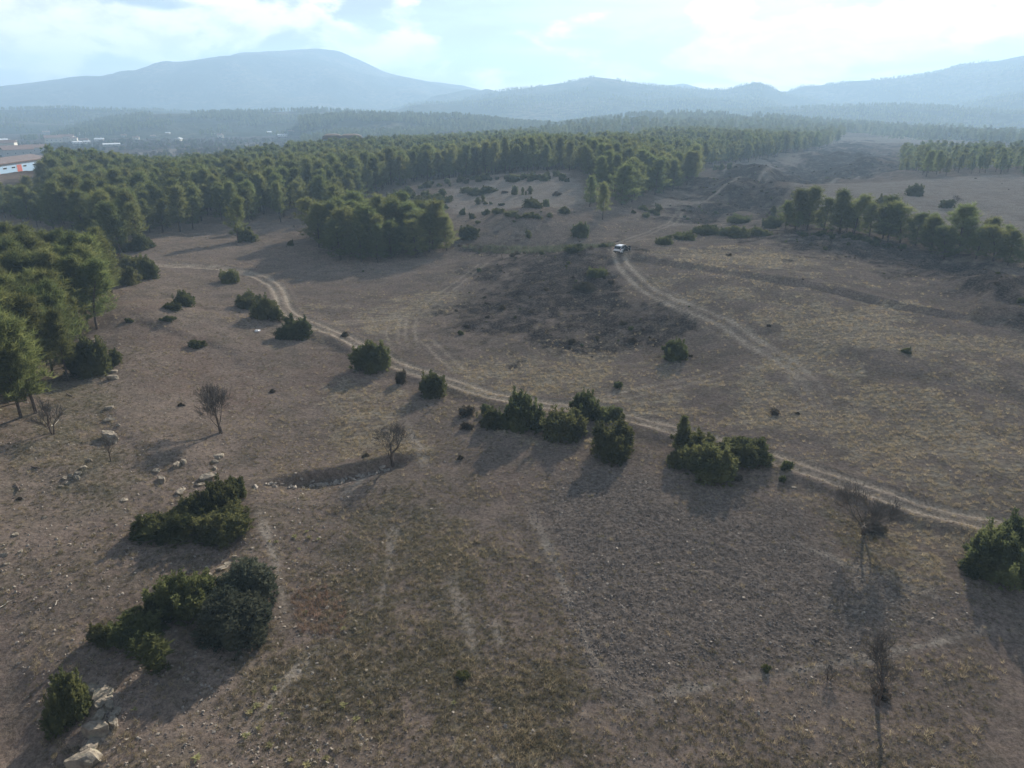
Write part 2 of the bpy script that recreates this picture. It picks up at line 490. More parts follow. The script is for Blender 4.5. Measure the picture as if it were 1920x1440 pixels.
def ground_material():
    m, t = new_mat('soil_and_turf')
    pos = t.n('ShaderNodeNewGeometry').outputs['Position']
    a1 = t.n('ShaderNodeAttribute', attribute_name='cover_a')
    a2 = t.n('ShaderNodeAttribute', attribute_name='cover_b')
    s1 = t.n('ShaderNodeSeparateColor', {0: a1.outputs['Color']})
    s2 = t.n('ShaderNodeSeparateColor', {0: a2.outputs['Color']})
    road, scrub, green, straw = s1.outputs[0], s1.outputs[1], s1.outputs[2], a1.outputs['Alpha']
    plough, red, pale, foot = s2.outputs[0], s2.outputs[1], s2.outputs[2], a2.outputs['Alpha']
    big = t.noise(pos, 0.035, 5.0, 0.6)
    mid = t.noise(pos, 0.33, 5.0, 0.62, .4)
    fine = t.noise(pos, 3.2, 5.0, 0.7)
    tiny = t.noise(pos, 11.0, 3.0, 0.7)
    flat = t.n('ShaderNodeMapping', {'Vector': pos, 'Scale': (.5, 1.6, 1.0), 'Rotation': (0, 0, R(-28))}).outputs[0]
    comb = t.noise(flat, 1.1, 5.0, 0.65, .8)
    soil = t.mix(t.ramp(big, .35, .65), (.222, .170, .138), (.272, .212, .170))
    soil = t.mix(t.ramp(mid, .38, .66), soil, (.188, .150, .118))
    soil = t.mix(t.math('MULTIPLY', t.ramp(comb, .50, .72), .55), soil, (.325, .258, .185))
    c = t.mix(t.math('MULTIPLY', red, t.ramp(mid, .3, .6)), soil, (.225, .165, .130))
    gr = t.mix(t.ramp(fine, .35, .65), (.120, .114, .074), (.200, .178, .122))
    c = t.mix(t.math('MULTIPLY', green, t.ramp(mid, .30, .62, .08, .55)), c, gr)
    st = t.mix(t.ramp(comb, .4, .65), (.255, .207, .150), (.44, .368, .268))
    c = t.mix(t.math('MULTIPLY', straw, t.ramp(mid, .3, .60, .35, 1.0)), c, st)
    pl = t.mix(t.ramp(fine, .35, .65), (.152, .125, .104), (.232, .192, .158))
    c = t.mix(t.math('MULTIPLY', plough, .85), c, pl)
    c = t.mix(t.math('MULTIPLY', pale, .8), c, t.mix(t.ramp(mid, .35, .65), (.30, .25, .205), (.39, .33, .27)))
    dk = t.mix(t.ramp(fine, .38, .66), (.048, .040, .036), (.110, .090, .077))
    erod = t.ramp(t.noise(pos, .11, 4.0, .62, .6), .56, .66)
    dk = t.mix(t.math('MULTIPLY', erod, .5), dk, (.21, .175, .145))
    c = t.mix(t.math('MULTIPLY', scrub, t.ramp(mid, .30, .54, .5, 1.0)), c, dk)
    c = t.mix(t.math('MULTIPLY', foot, .95), c, (.36, .305, .245))
    c = t.mix(road, c, t.mix(t.ramp(fine, .3, .7), (.42, .34, .255), (.52, .43, .33)))
    spk = t.math('ADD', t.math('MULTIPLY', fine, .6), t.math('MULTIPLY', tiny, .4))
    c = t.mix(1.0, c, t.n('ShaderNodeCombineColor', {0: t.ramp(spk, .36, .64, .62, 1.36), 1: t.ramp(spk, .36, .64, .62, 1.36), 2: t.ramp(spk, .36, .64, .62, 1.36)}).outputs[0], 'MULTIPLY')
    hgt = t.math('ADD', t.math('MULTIPLY', fine, .10), t.math('MULTIPLY', tiny, .030))
    hgt = t.math('ADD', hgt, t.math('MULTIPLY', mid, .22))
    calm = t.math('SUBTRACT', 1.0, t.math('MULTIPLY', road, .7))
    hgt = t.math('MULTIPLY', hgt, t.math('ADD', calm, t.math('MULTIPLY', plough, .5)))
    bmp = t.n('ShaderNodeBump', {'Height': hgt, 'Strength': .75, 'Distance': 1.0})
    b = t.n('ShaderNodeBsdfDiffuse', {'Color': c, 'Roughness': .9, 'Normal': bmp.outputs[0]})
    out(t, b.outputs[0])
    return m


def leaf_material(name, dark, light, trans=.35, hue=.04):
    m, t = new_mat(name)
    oi = t.n('ShaderNodeObjectInfo')
    pos = t.n('ShaderNodeTexCoord').outputs['Object']
    nz = t.noise(pos, 1.3, 3.0, .6)
    c = t.mix(t.ramp(nz, .35, .65), dark, light)
    var = t.math('ADD', .68, t.math('MULTIPLY', oi.outputs['Random'], .60))
    hs = t.n('ShaderNodeHueSaturation', {'Hue': t.math('ADD', .5 - hue / 2, t.math('MULTIPLY', t.math('FRACT', t.math('MULTIPLY', oi.outputs['Random'], 7.31)), hue)), 'Saturation': 1.0, 'Value': var, 'Color': c})
    d = t.n('ShaderNodeBsdfDiffuse', {'Color': hs.outputs[0], 'Roughness': .8})
    tr = t.n('ShaderNodeBsdfTranslucent', {'Color': hs.outputs[0]})
    mx = t.n('ShaderNodeMixShader', {0: trans, 1: d.outputs[0], 2: tr.outputs[0]})
    out(t, mx.outputs[0])
    return m


def rough_material(name, a, b, scale=3.0, bump=.03, rough=.9, spec=.2, lich=None):
    m, t = new_mat(name)
    pos = t.n('ShaderNodeTexCoord').outputs['Object']
    nz = t.noise(pos, scale, 6.0, .65, .3)
    c = t.mix(t.ramp(nz, .32, .66), a, b)
    if lich:
        c = t.mix(t.ramp(t.noise(pos, scale * .7 + 1.7, 5.0, .7), .52, .68, 0, .8), c, lich)
    f = t.noise(pos, scale * 5, 4.0, .7)
    bmp = t.n('ShaderNodeBump', {'Height': t.math('ADD', nz, t.math('MULTIPLY', f, .3)), 'Strength': .8, 'Distance': bump})
    p = t.n('ShaderNodeBsdfPrincipled', {'Base Color': c, 'Roughness': rough, 'Specular IOR Level': spec, 'Normal': bmp.outputs[0]})
    out(t, p.outputs[0])
    return m


def paint_material(name, col, rough=.35, metal=0.0, coat=0.0):
    m, t = new_mat(name)
    pos = t.n('ShaderNodeTexCoord').outputs['Object']
    c = t.mix(t.ramp(t.noise(pos, 1.2, 4.0, .6), .3, .7, 0, .25), col, tuple(v * .75 for v in col))
    p = t.n('ShaderNodeBsdfPrincipled', {'Base Color': c, 'Roughness': rough, 'Metallic': metal, 'Coat Weight': coat})
    out(t, p.outputs[0])
    return m


def forest_slope_material(name):
    m, t = new_mat(name)
    pos = t.n('ShaderNodeNewGeometry').outputs['Position']
    a = t.noise(pos, .004, 5.0, .6, .5)
    b = t.noise(pos, .05, 5.0, .75)
    c = t.mix(t.ramp(a, .42, .64), (.036, .046, .026), (.15, .13, .088))
    c = t.mix(t.ramp(b, .35, .66), tuple(v * .5 for v in (.05, .06, .035)), c)
    bmp = t.n('ShaderNodeBump', {'Height': b, 'Strength': 1.0, 'Distance': 9.0})
    out(t, t.n('ShaderNodeBsdfDiffuse', {'Color': c, 'Normal': bmp.outputs[0]}).outputs[0])
    return m


M_GROUND = ground_material()
M_PINE = leaf_material('pine_needles', (.116, .140, .050), (.178, .192, .072), .54)
M_PINE_FAR = leaf_material('pine_needles_in_the_wood', (.102, .130, .048), (.158, .176, .066), .52)
M_JUNIPER = leaf_material('juniper_leaves', (.080, .093, .040), (.160, .168, .068), .44)
M_OLIVE = leaf_material('grey_green_leaves', (.095, .108, .075), (.165, .168, .115), .30)
M_HEATH = leaf_material('heath_twigs', (.080, .067, .052), (.140, .118, .084), .25, .03)
M_WEED = leaf_material('pale_thistle_leaves', (.33, .31, .15), (.55, .50, .27), .3, .03)
M_STRAW = leaf_material('straw_blades', (.29, .24, .155), (.46, .385, .265), .35, .02)
M_TURF = leaf_material('turf_blades', (.155, .136, .085), (.25, .215, .138), .35, .04)
M_RUST = leaf_material('russet_blades', (.24, .165, .120), (.33, .235, .165), .3, .02)
M_BARK = rough_material('bark', (.060, .046, .038), (.115, .090, .073), 4.0, .03)
M_TWIG = rough_material('twigs', (.085, .074, .066), (.140, .124, .110), 3.0, .01)
M_ROCK = rough_material('limestone', (.16, .135, .108), (.33, .285, .225), 2.6, .14, lich=(.24, .23, .16))
M_STONE = rough_material('field_stone', (.21, .18, .15), (.42, .37, .31), 2.5, .05)
M_CLOD = rough_material('earth_clod', (.115, .098, .088), (.20, .17, .15), 6.0, .03)
M_DRYWOOD = rough_material('bleached_wood', (.40, .36, .30), (.62, .57, .48), 5.0, .01)
M_LOG = rough_material('dead_wood', (.075, .058, .048), (.15, .12, .10), 5.0, .02)
M_SLOPE = forest_slope_material('wooded_slope')

COL = scene.collection


def mesh_from(name, V, Fc, mats, midx=None, smooth=False):
    """V (n,3); Fc: an (m,3) or (m,4) array, or a list of both"""
    me = bpy.data.meshes.new(name)
    V = np.asarray(V, np.float32)
    arrs = [np.asarray(f, np.int32) for f in (Fc if isinstance(Fc, list) else [Fc]) if len(f)]
    tot = sum(len(a) for a in arrs)
    loops = np.concatenate([a.ravel() for a in arrs])
    lens = np.concatenate([np.full(len(a), a.shape[1], np.int32) for a in arrs])
    me.vertices.add(len(V)); me.vertices.foreach_set('co', V.ravel())
    me.loops.add(len(loops)); me.loops.foreach_set('vertex_index', loops)
    me.polygons.add(tot)
    me.polygons.foreach_set('loop_start', np.concatenate([[0], np.cumsum(lens)[:-1]]).astype(np.int32))
    for m in (mats if isinstance(mats, (list, tuple)) else [mats]):
        me.materials.append(m)
    if midx is not None:
        me.polygons.foreach_set('material_index', np.asarray(midx, np.int32))
    me.update(calc_edges=True)
    me.polygons.foreach_set('use_smooth', np.full(tot, smooth))
    return me


def add(name, me, parent=None, loc=None, rz=0.0):
    o = bpy.data.objects.new(name, me)
    COL.objects.link(o)
    if parent:
        o.parent = parent
    if loc is not None:
        o.location = loc
    if rz:
        o.rotation_euler = (0, 0, rz)
    return o


def tag(o, label=None, cat=None, group=None, kind=None):
    if label: o['label'] = label
    if cat: o['category'] = cat
    if group: o['group'] = group
    if kind: o['kind'] = kind
    return o


# ------------------------------------------------------------------ the ground sheet
def build_ground():
    az = np.concatenate([np.linspace(-62, -39, 46)[:-1], np.linspace(-39, 39, 800), np.linspace(39, 62, 46)[1:]])
    az = np.radians(az)
    rr = [13.0]
    while rr[-1] < 5600:
        r = rr[-1]
        rr.append(r + min(max(r * r / 11000, .07), r * (.0075 if r < 420 else .012 if r < 1500 else .05)))
    rr = np.array(rr)
    A, Rr = np.meshgrid(az, rr)
    x = Rr * np.sin(A); y = Rr * np.cos(A)
    z = land(x, y)
    mk = masks(x, y)
    # clods of the ploughed land are part of its surface
    z = z + mk['plough'] * (.075 * fbm(x * 2.2, y * 2.2, 3, 131) + .045 * fbm(x * 5, y * 5, 2, 133)) + mk['scrub'] * .35 * fbm(x / 1.6, y / 1.6, 3, 135)
    nr, na = x.shape
    V = np.stack([x, y, z], -1).reshape(-1, 3)
    # smooth normals of the whole sheet, so the parts it is cut into meet without a seam
    P = np.stack([x, y, z], -1)
    du = np.gradient(P, axis=1); dv = np.gradient(P, axis=0)
    N = np.cross(du, dv); N /= np.linalg.norm(N, axis=-1, keepdims=True)
    N = np.where(N[..., 2:3] < 0, -N, N).reshape(-1, 3)
    i = np.arange(nr * na).reshape(nr, na)
    Q = np.stack([i[:-1, :-1], i[:-1, 1:], i[1:, 1:], i[1:, :-1]], -1).reshape(-1, 4)
    fm = lambda k: (mk[k][:-1, :-1] + mk[k][1:, 1:] + mk[k][1:, :-1] + mk[k][:-1, 1:]).ravel() / 4
    kind = np.zeros(len(Q), int)
    kind[fm('plough') > .5] = 3
    kind[fm('track_body') > .5] = 2
    kind[fm('road_body') > .5] = 1
    ra = np.clip(np.maximum(mk['road'], mk['track']), 0, 1)
    ca = np.stack([ra, mk['scrub'], mk['green'], mk['straw']], -1).reshape(-1, 4)
    cb = np.stack([mk['plough'], mk['red'], mk['pale'], mk['foot']], -1).reshape(-1, 4)
    for k, name in enumerate(('ground', 'dirt_road', 'dirt_track', 'ploughed_field')):
        f = Q[kind == k]
        used, inv = np.unique(f, return_inverse=True)
        me = mesh_from(name, V[used], inv.reshape(-1, 4), M_GROUND, smooth=True)
        for an, arr in (('cover_a', ca), ('cover_b', cb)):
            at = me.attributes.new(an, 'FLOAT_COLOR', 'POINT')
            at.data.foreach_set('color', arr[used].astype(np.float32).ravel())
        me.normals_split_custom_set_from_vertices(N[used].tolist())
        o = add(name, me)
        o['kind'] = 'structure'
        o['label'] = {'ground': 'brown winter pasture with dry grass and scrub rolling to the hills', 'dirt_road': 'pale rutted dirt road crossing the pasture', 'dirt_track': 'faint pair of wheel tracks across the pasture', 'ploughed_field': 'dark cloddy ploughed strip below the road'}[name]


build_ground()

# ------------------------------------------------------------------ hills and mountains
SLOPES = {}


def ridge(name, label, pts, D, front, back, zb, rough, step=.16, seed=1):
    P = np.array([tuple(map(float, t.split(','))) for t in pts.split()])
    a, e = pix_azel(P[:, 0], P[:, 1])
    az = np.arange(a[0], a[-1], R(step))
    zs = EYE + D * np.tan(np.interp(az, a, e))
    sm = np.hanning(7); sm /= sm.sum()
    zs = np.convolve(np.pad(zs, 3, 'edge'), sm, 'valid')
    rr = np.concatenate([np.linspace(D - front, D, 64), np.linspace(D, D + back, 18)[1:]])
    A, Rr = np.meshgrid(az, rr)
    Z = np.broadcast_to(zs, A.shape)
    t = np.where(Rr < D, (Rr - D + front) / front, 1 - (Rr - D) / back)
    prof = t ** 1.25 * .75 + sstep(t, 0, 1) * .25
    x = Rr * np.sin(A); y = Rr * np.cos(A)
    s = front / 2.2
    nz = fbm(x / s, y / s, 5, seed) * rough + .5 * np.abs(fbm(x / s * 1.7, y / s * 1.7, 4, seed + 5)) * rough
    edge = np.clip(np.minimum(A - az[0], az[-1] - A) / R(2.0), 0, 1)
    z = zb + (Z - zb) * prof + nz * 7 * t * (1 - t) + fbm(x / (s * .12), y / (s * .12), 3, seed + 9) * rough * .06
    nr, na = x.shape
    i = np.arange(nr * na).reshape(nr, na)
    Q = np.stack([i[:-1, :-1], i[:-1, 1:], i[1:, 1:], i[1:, :-1]], -1).reshape(-1, 4)
    V = np.stack([x, y, z], -1)
    o = add(name, mesh_from(name, V.reshape(-1, 3), Q, M_SLOPE, smooth=True))
    tag(o, label, kind='structure')
    SLOPES[seed] = (az, rr, z)


ridge('mountain', 'broad hazy blue mountain with a domed summit', '-500,190 -200,178 0,163 60,155 130,145 250,138 290,130 400,115 440,103 500,97 560,92 595,90 640,97 690,120 720,135 800,152 870,160 925,176 1000,200', 3900, 1500, 800, -26, 60, .15, 1)
ridge('hill', 'long blue hill with scattered trees along its crest', '640,214 720,206 780,193 830,191 850,188 870,184 930,173 1000,163 1060,155 1115,144 1150,148 1180,154 1240,163 1330,169 1365,168 1400,158 1420,153 1440,160 1475,176 1530,186 1600,200 1700,220', 2700, 900, 500, -22, 22, .16, 2)
ridge('distant_hill', 'small far blue peak in the gap between two hills', '1180,190 1230,165 1280,156 1320,166 1380,180 1470,172 1530,168 1560,182 1640,200', 3800, 600, 500, -24, 15, .16, 3)
ridge('mountain', 'blue wooded mountain slope climbing to the right edge', '1380,215 1440,196 1500,178 1560,168 1620,160 1700,148 1750,137 1800,121 1870,114 1920,104 2080,86 2300,80 2700,90', 3300, 1300, 700, -22, 40, .16, 4)
ridge('foothill', 'lower blue spur in front of the right mountain', '1180,222 1300,216 1440,208 1560,200 1680,197 1800,203 1920,212 2100,225 2400,240', 2000, 600, 500, -18, 14, .18, 5)
ridge('foothill', 'low scrubby brown hill behind the village', '-400,215 0,207 60,205 130,203 200,209 280,206 330,209 420,216 560,224', 2300, 700, 400, -20, 14, .18, 6)
ridge('foothill', 'wooded low ridge above the scattered village roofs', '40,262 120,245 160,236 210,223 300,213 380,212 480,211 600,206 680,212 760,221 860,232 940,246', 1650, 420, 350, -18, 8, .2, 7)
ridge('foothill', 'dark wooded rise beyond the pine plantation', '560,226 660,216 760,218 860,219 960,232 1040,238 1120,228 1180,219 1300,215 1420,219 1500,226 1600,234 1720,243 1800,252 1920,268 2100,285', 1250, 380, 300, -14, 7, .2, 8)

# ------------------------------------------------------------------ plant shapes
class Soup:
    def __init__(s):
        s.V = []; s.F = []; s.M = []; s.n = 0

    def tris(s, T, m=0):
        """T (k,3,3)"""
        k = len(T)
        s.V.append(T.reshape(-1, 3))
        s.F.append(np.arange(k * 3).reshape(-1, 3) + s.n)
        s.M.append(np.full(k, m)); s.n += k * 3

    def tube(s, pts, rad, sides=5, m=0):
        pts = np.asarray(pts, float); rad = np.asarray(rad, float)
        tan = np.gradient(pts, axis=0); tan /= np.linalg.norm(tan, axis=1, keepdims=True) + 1e-9
        ref = np.where(np.abs(tan[:, 2:3]) > .9, np.array([[1., 0, 0]]), np.array([[0, 0, 1.]]))
        u = np.cross(tan, ref); u /= np.linalg.norm(u, axis=1, keepdims=True) + 1e-9
        v = np.cross(tan, u)
        th = np.linspace(0, 2 * np.pi, sides, endpoint=False)
        ring = pts[:, None] + rad[:, None, None] * (np.cos(th)[None, :, None] * u[:, None] + np.sin(th)[None, :, None] * v[:, None])
        k = len(pts)
        i = np.arange(k * sides).reshape(k, sides); j = np.roll(i, -1, 1)
        a = np.stack([i[:-1], j[:-1], j[1:]], -1).reshape(-1, 3); b = np.stack([i[:-1], j[1:], i[1:]], -1).reshape(-1, 3)
        s.V.append(ring.reshape(-1, 3)); s.F.append(np.concatenate([a, b]) + s.n); s.M.append(np.full(len(a) * 2, m)); s.n += k * sides

    def mesh(s, name, mats, smooth=False):
        return mesh_from(name, np.concatenate(s.V), np.concatenate(s.F), mats, np.concatenate(s.M), smooth)


def unit(n, g):
    v = g.normal(size=(n, 3))
    return v / np.linalg.norm(v, axis=1, keepdims=True)


def blades(C, Dv, L, wd, g):
    """pointed leaf triangles from roots C along Dv"""
    n = len(C)
    side = np.cross(Dv, unit(n, g)); side /= np.linalg.norm(side, axis=1, keepdims=True) + 1e-9
    L = np.asarray(L).reshape(-1, 1); wd = np.asarray(wd).reshape(-1, 1)
    return np.stack([C - side * wd * .5, C + side * wd * .5, C + Dv * L], 1)


ICO = None


def ico(sub=1):
    import bmesh
    bm = bmesh.new(); bmesh.ops.create_icosphere(bm, subdivisions=sub, radius=1)
    V = np.array([v.co[:] for v in bm.verts]); F = np.array([[v.index for v in f.verts] for f in bm.faces]); bm.free()
    return V, F


def hull(S, c, rad, g, m=0, sub=2, amp=.25):
    V, F = ico(sub)
    k = 1 + amp * (fbm(V[:, 0] * 2 + c[0] * 3 + 9, V[:, 1] * 2 + V[:, 2] * 1.7 + c[1], 3, int(g.integers(99))))
    P = np.asarray(c) + V * k[:, None] * np.asarray(rad)
    S.tris(P[F], m)


def pine(seed, h=10.0, base=.30, spread=2.3, limbs=34, per=5, nb=26, top=1.5, blade=(.55, .10), lop=0.0):
    """(trunk mesh, crown mesh) of one pine"""
    g = np.random.default_rng(seed)
    bend = g.normal(size=2) * .25
    tz = np.linspace(0, 1, 8)
    axis = np.stack([bend[0] * tz ** 2 * 2 + .12 * np.sin(tz * 5 + seed), bend[1] * tz ** 2 * 2, tz * h * .96], 1)
    T = Soup(); Cr = Soup()
    T.tube(axis, .17 * (h / 10) * (1 - tz * .88), 7)
    at = lambda t: np.array([np.interp(t, tz, axis[:, k]) for k in range(3)])
    cs = []
    for k in range(limbs):
        f = (k + .5) / limbs
        t = base + (1 - base) * f ** .85
        az = k * 2.39996 + g.normal() * .4
        L = spread * (1 - ((t - base) / (1.02 - base)) ** top) ** .75 * (.75 + .45 * g.random()) * (1 + lop * math.cos(az - seed)) + .25
        if t < base + .12: L *= .75
        up = R(8 + 42 * f + g.normal() * 8)
        d = np.array([math.cos(az) * math.cos(up), math.sin(az) * math.cos(up), math.sin(up)])
        p0 = at(t)
        s = np.linspace(0, 1, 4)[:, None]
        pts = p0 + d * L * s + np.array([0, 0, .16 * L]) * s ** 2
        T.tube(pts, .05 * (1 - f * .6) * np.array([1, .7, .45, .2]), 3)
        for q in np.linspace(.35, 1.0, per):
            c = p0 + d * L * q + np.array([0, 0, .16 * L * q * q]) + g.normal(size=3) * np.array([.27, .27, .20]) * (.5 + q)
            cs.append((c, .30 + .24 * g.random()))
    for q in range(6):
        cs.append((at(.93) + np.array([0, 0, .17 * q]) + g.normal(size=3) * .10, .34 - .03 * q))
    C = np.array([c for c, _ in cs]); Rd = np.array([r for _, r in cs])
    Ck = np.repeat(C, nb, 0); Rk = np.repeat(Rd, nb)
    Dv = unit(len(Ck), g); Dv[:, 2] = np.abs(Dv[:, 2]) * 1.1 + .05
    outw = Ck - np.stack([np.interp(Ck[:, 2] / h, tz * .96, axis[:, 0]), np.interp(Ck[:, 2] / h, tz * .96, axis[:, 1]), Ck[:, 2]], 1)
    Dv = Dv + .45 * outw / (np.linalg.norm(outw, axis=1, keepdims=True) + .3)
    Dv /= np.linalg.norm(Dv, axis=1, keepdims=True)
    root = Ck + unit(len(Ck), g) * Rk[:, None] * g.random((len(Ck), 1)) * .75
    Cr.tris(blades(root, Dv, blade[0] * (.6 + .8 * g.random(len(Ck))), blade[1] * (.7 + .6 * g.random(len(Ck))), g))
    return T, Cr


def shrub(seed, lobes=9, per=70, nb=11, up=.5, leaf=.085, spiky=0.0, squat=1.0, core=.70):
    """a dense bush about 1 across and 1 tall: (stems, leaves)"""
    g = np.random.default_rng(seed)
    T = Soup(); Cr = Soup()
    for k in range(lobes):
        a = k * 2.4 + g.normal() * .5
        rr = .30 * math.sqrt((k + .3) / lobes) * (.85 + .4 * g.random())
        rad = np.array([.17, .17, .22]) * (.65 + .7 * g.random())
        ht = (.80 - rr * .8 + g.normal() * .13) * squat
        c = np.array([math.cos(a) * rr, math.sin(a) * rr, max(.22, ht - rad[2])])
        T.tube(np.array([[c[0] * .2, c[1] * .2, -.04], [c[0] * .6, c[1] * .6, c[2] * .5], c]), [.022, .016, .006], 4)
        # the mass of the lobe, reaching down to the ground as bushes do
        hull(Cr, (c[0], c[1], c[2] * .62), (rad[0] * core, rad[1] * core, c[2] * .62 * .95), g, 0, 2, .35)
        hull(Cr, c, rad * core, g, 0, 2, .35)
        D = unit(per, g); D[:, 2] = np.where(D[:, 2] < -.2, -D[:, 2] * .5, D[:, 2])
        tip = c + D * rad * (.72 + .55 * g.random((per, 1)) ** 1.5)
        low = unit(per // 2, g); low[:, 2] = 0; low /= np.linalg.norm(low, axis=1, keepdims=True) + 1e-6
        lowp = np.stack([c[0] + low[:, 0] * rad[0] * (.8 + .3 * g.random(per // 2)), c[1] + low[:, 1] * rad[1] * (.8 + .3 * g.random(per // 2)), g.random(per // 2) * c[2]], 1)
        tip = np.concatenate([tip, lowp]); D = np.concatenate([D, low])
        Ck = np.repeat(tip, nb, 0); Dk = np.repeat(D, nb, 0)
        Dv = unit(len(Ck), g) * .8 + Dk * .7 + np.array([0, 0, up]); Dv /= np.linalg.norm(Dv, axis=1, keepdims=True)
        root = Ck + unit(len(Ck), g) * .042 * g.random((len(Ck), 1))
        Cr.tris(blades(root, Dv, leaf * (.6 + .8 * g.random(len(Ck))), leaf * .5 * (.7 + .6 * g.random(len(Ck))), g))
        if spiky:
            for q in range(int(3 * spiky)):
                b0 = c + np.array([g.normal() * .09, g.normal() * .09, rad[2] * .6]); hgt = .12 + .18 * g.random()
                zz = g.random(60) * hgt
                rt = np.stack([b0[0] + g.normal(size=60) * .02, b0[1] + g.normal(size=60) * .02, b0[2] + zz], 1)
                Dv = unit(60, g) * .7 + np.array([0, 0, .9]); Dv /= np.linalg.norm(Dv, axis=1, keepdims=True)
                Cr.tris(blades(rt, Dv, leaf * (1.2 - zz / hgt * .5), np.full(60, leaf * .45), g))
    return T, Cr


def column_bush(seed, n=900):
    g = np.random.default_rng(seed); T = Soup(); Cr = Soup()
    T.tube([[0, 0, -.05], [.01, 0, .5], [0, 0, .95]], [.03, .02, .005], 5)
    zz = g.random(n) ** .8
    rad = (.12 + .06 * np.sin(zz * 9 + seed)) * (1 - zz ** 3 * .7)
    a = g.random(n) * 6.283
    rt = np.stack([np.cos(a) * rad * g.random(n) ** .4, np.sin(a) * rad * g.random(n) ** .4, zz * .95], 1)
    Dv = unit(n, g) * .7 + np.stack([np.cos(a) * .4, np.sin(a) * .4, np.full(n, .8)], 1); Dv /= np.linalg.norm(Dv, axis=1, keepdims=True)
    Cr.tris(blades(rt, Dv, .09 * (.6 + .8 * g.random(n)), .04 * (.7 + .6 * g.random(n)), g))
    hull(Cr, (0, 0, .45), (.09, .09, .42), g, 0, 2, .3)
    return T, Cr


def bare_tree(seed, h=4.8, fork=.30, levels=5, spread=34, stems=1, twig=.010, fan=3, thick=.024):
    g = np.random.default_rng(seed); T = Soup(); Cr = Soup()

    def grow(p, d, L, r, lev):
        k = 4 if lev < 3 else 3
        pts = [p]; dd = d
        for q in range(k):
            dd = dd + g.normal(size=3) * .10 + np.array([0, 0, .05]); dd /= np.linalg.norm(dd)
            pts.append(pts[-1] + dd * L / k)
        r1 = r * .62
        (T if lev < 2 else Cr).tube(np.array(pts), np.linspace(r, max(r1, twig * .6), k + 1), 6 if lev < 2 else 3)
        if lev >= levels:
            return
        n = fan + (1 if g.random() < .45 else 0)
        for q in range(n):
            t = 1.0 if q < 2 else .35 + .6 * g.random()
            i = t * k; i0 = min(int(i), k - 1)
            pp = pts[i0] + (pts[i0 + 1] - pts[i0]) * (i - i0)
            ax = unit(1, g)[0]; ax -= ax.dot(dd) * dd; ax /= np.linalg.norm(ax)
            ang = R(spread * (.6 + .7 * g.random()))
            nd = dd * math.cos(ang) + ax * math.sin(ang)
            nd[2] = nd[2] + .08; nd /= np.linalg.norm(nd)
            grow(pp, nd, L * (.62 + .22 * g.random()), max(r1 * (.85 if q < 2 else .6), twig), lev + 1)

    for s in range(stems):
        d = np.array([g.normal() * .10 + (.28 * math.cos(s * 2.5 + seed) if stems > 1 else 0), g.normal() * .10 + (.28 * math.sin(s * 2.5 + seed) if stems > 1 else 0), 1.0]); d /= np.linalg.norm(d)
        grow(np.array([.10 * s, .05 * s, -.08]), d, h * fork * (.85 + .2 * g.random()), h * thick * (1 if s == 0 else .7), 0)
    return T, Cr


def pair(name, TC, mt, mc):
    return TC[0].mesh(name + '_trunk', mt), TC[1].mesh(name + '_crown', mc)


PINES = [pair('pine', pine(s, 10, b, sp, li, 11, 17, tp, (.78, .066), lop=lo), M_BARK, M_PINE) for s, b, sp, li, tp, lo in
         [(1, .20, 2.3, 38, 1.15, 0), (2, .24, 2.0, 36, 1.0, .15), (3, .18, 2.7, 42, 1.4, .1), (4, .28, 2.4, 36, 1.6, .25), (5, .20, 1.8, 36, .95, 0), (6, .22, 2.5, 38, 1.25, .2)]]
BUSHY_PINES = [pair('bushy_pine', pine(s, 10, b, sp, li, 11, 16, tp, (.76, .070), lop=lo), M_BARK, M_PINE) for s, b, sp, li, tp, lo in
               [(11, .06, 2.9, 42, 1.25, .1), (12, .10, 2.5, 40, 1.0, .2), (13, .08, 3.2, 44, 1.5, .15), (14, .12, 2.2, 36, .9, 0)]]
FAR_PINES = []
for s, b, sp, tp in [(21, .16, 2.6, 1.3), (22, .18, 2.2, 1.0), (23, .14, 3.0, 1.5), (24, .2, 2.4, 1.1)]:
    T_, C_ = pine(s, 10, b, sp, 20, 3, 13, tp, (.95, .24))
    hull(C_, (0, 0, 5.0), (1.2, 1.2, 3.0), np.random.default_rng(s), 0, 1, .3)
    T2 = Soup(); T2.tube([[0, 0, -.3], [0, 0, 5]], [.15, .08], 4)
    FAR_PINES.append((T2.mesh('far_trunk', M_BARK), C_.mesh('far_crown', M_PINE_FAR)))
JUNIPERS = [pair('juniper', shrub(s, lo, pr, 11, u, lf, sk, sq), M_BARK, M_JUNIPER) for s, lo, pr, u, lf, sk, sq in
            [(31, 12, 60, .6, .062, .7, .92), (32, 9, 70, .8, .066, 2.0, .9), (33, 13, 58, .6, .058, .7, .82), (34, 11, 60, .8, .064, 1.6, .92), (35, 8, 75, 1.0, .068, 2.6, .86)]]
OLIVES = [pair('olive', shrub(s, 11, 85, 11, .3, .06, 0, 1.0, .62), M_BARK, M_OLIVE) for s in (41, 42)]
HEATHS = [pair('heath', shrub(s, 5, 26, 7, .5, .13, 0, .8), M_TWIG, M_HEATH) for s in (51, 52, 53)]
SMALL_SHRUBS = [pair('small_shrub', shrub(s, 5, 34, 9, .5, .11, .6, 1.0), M_BARK, M_JUNIPER) for s in (61, 62, 63)]
COLUMNS = [pair('column', column_bush(s), M_BARK, M_JUNIPER) for s in (71, 72)]
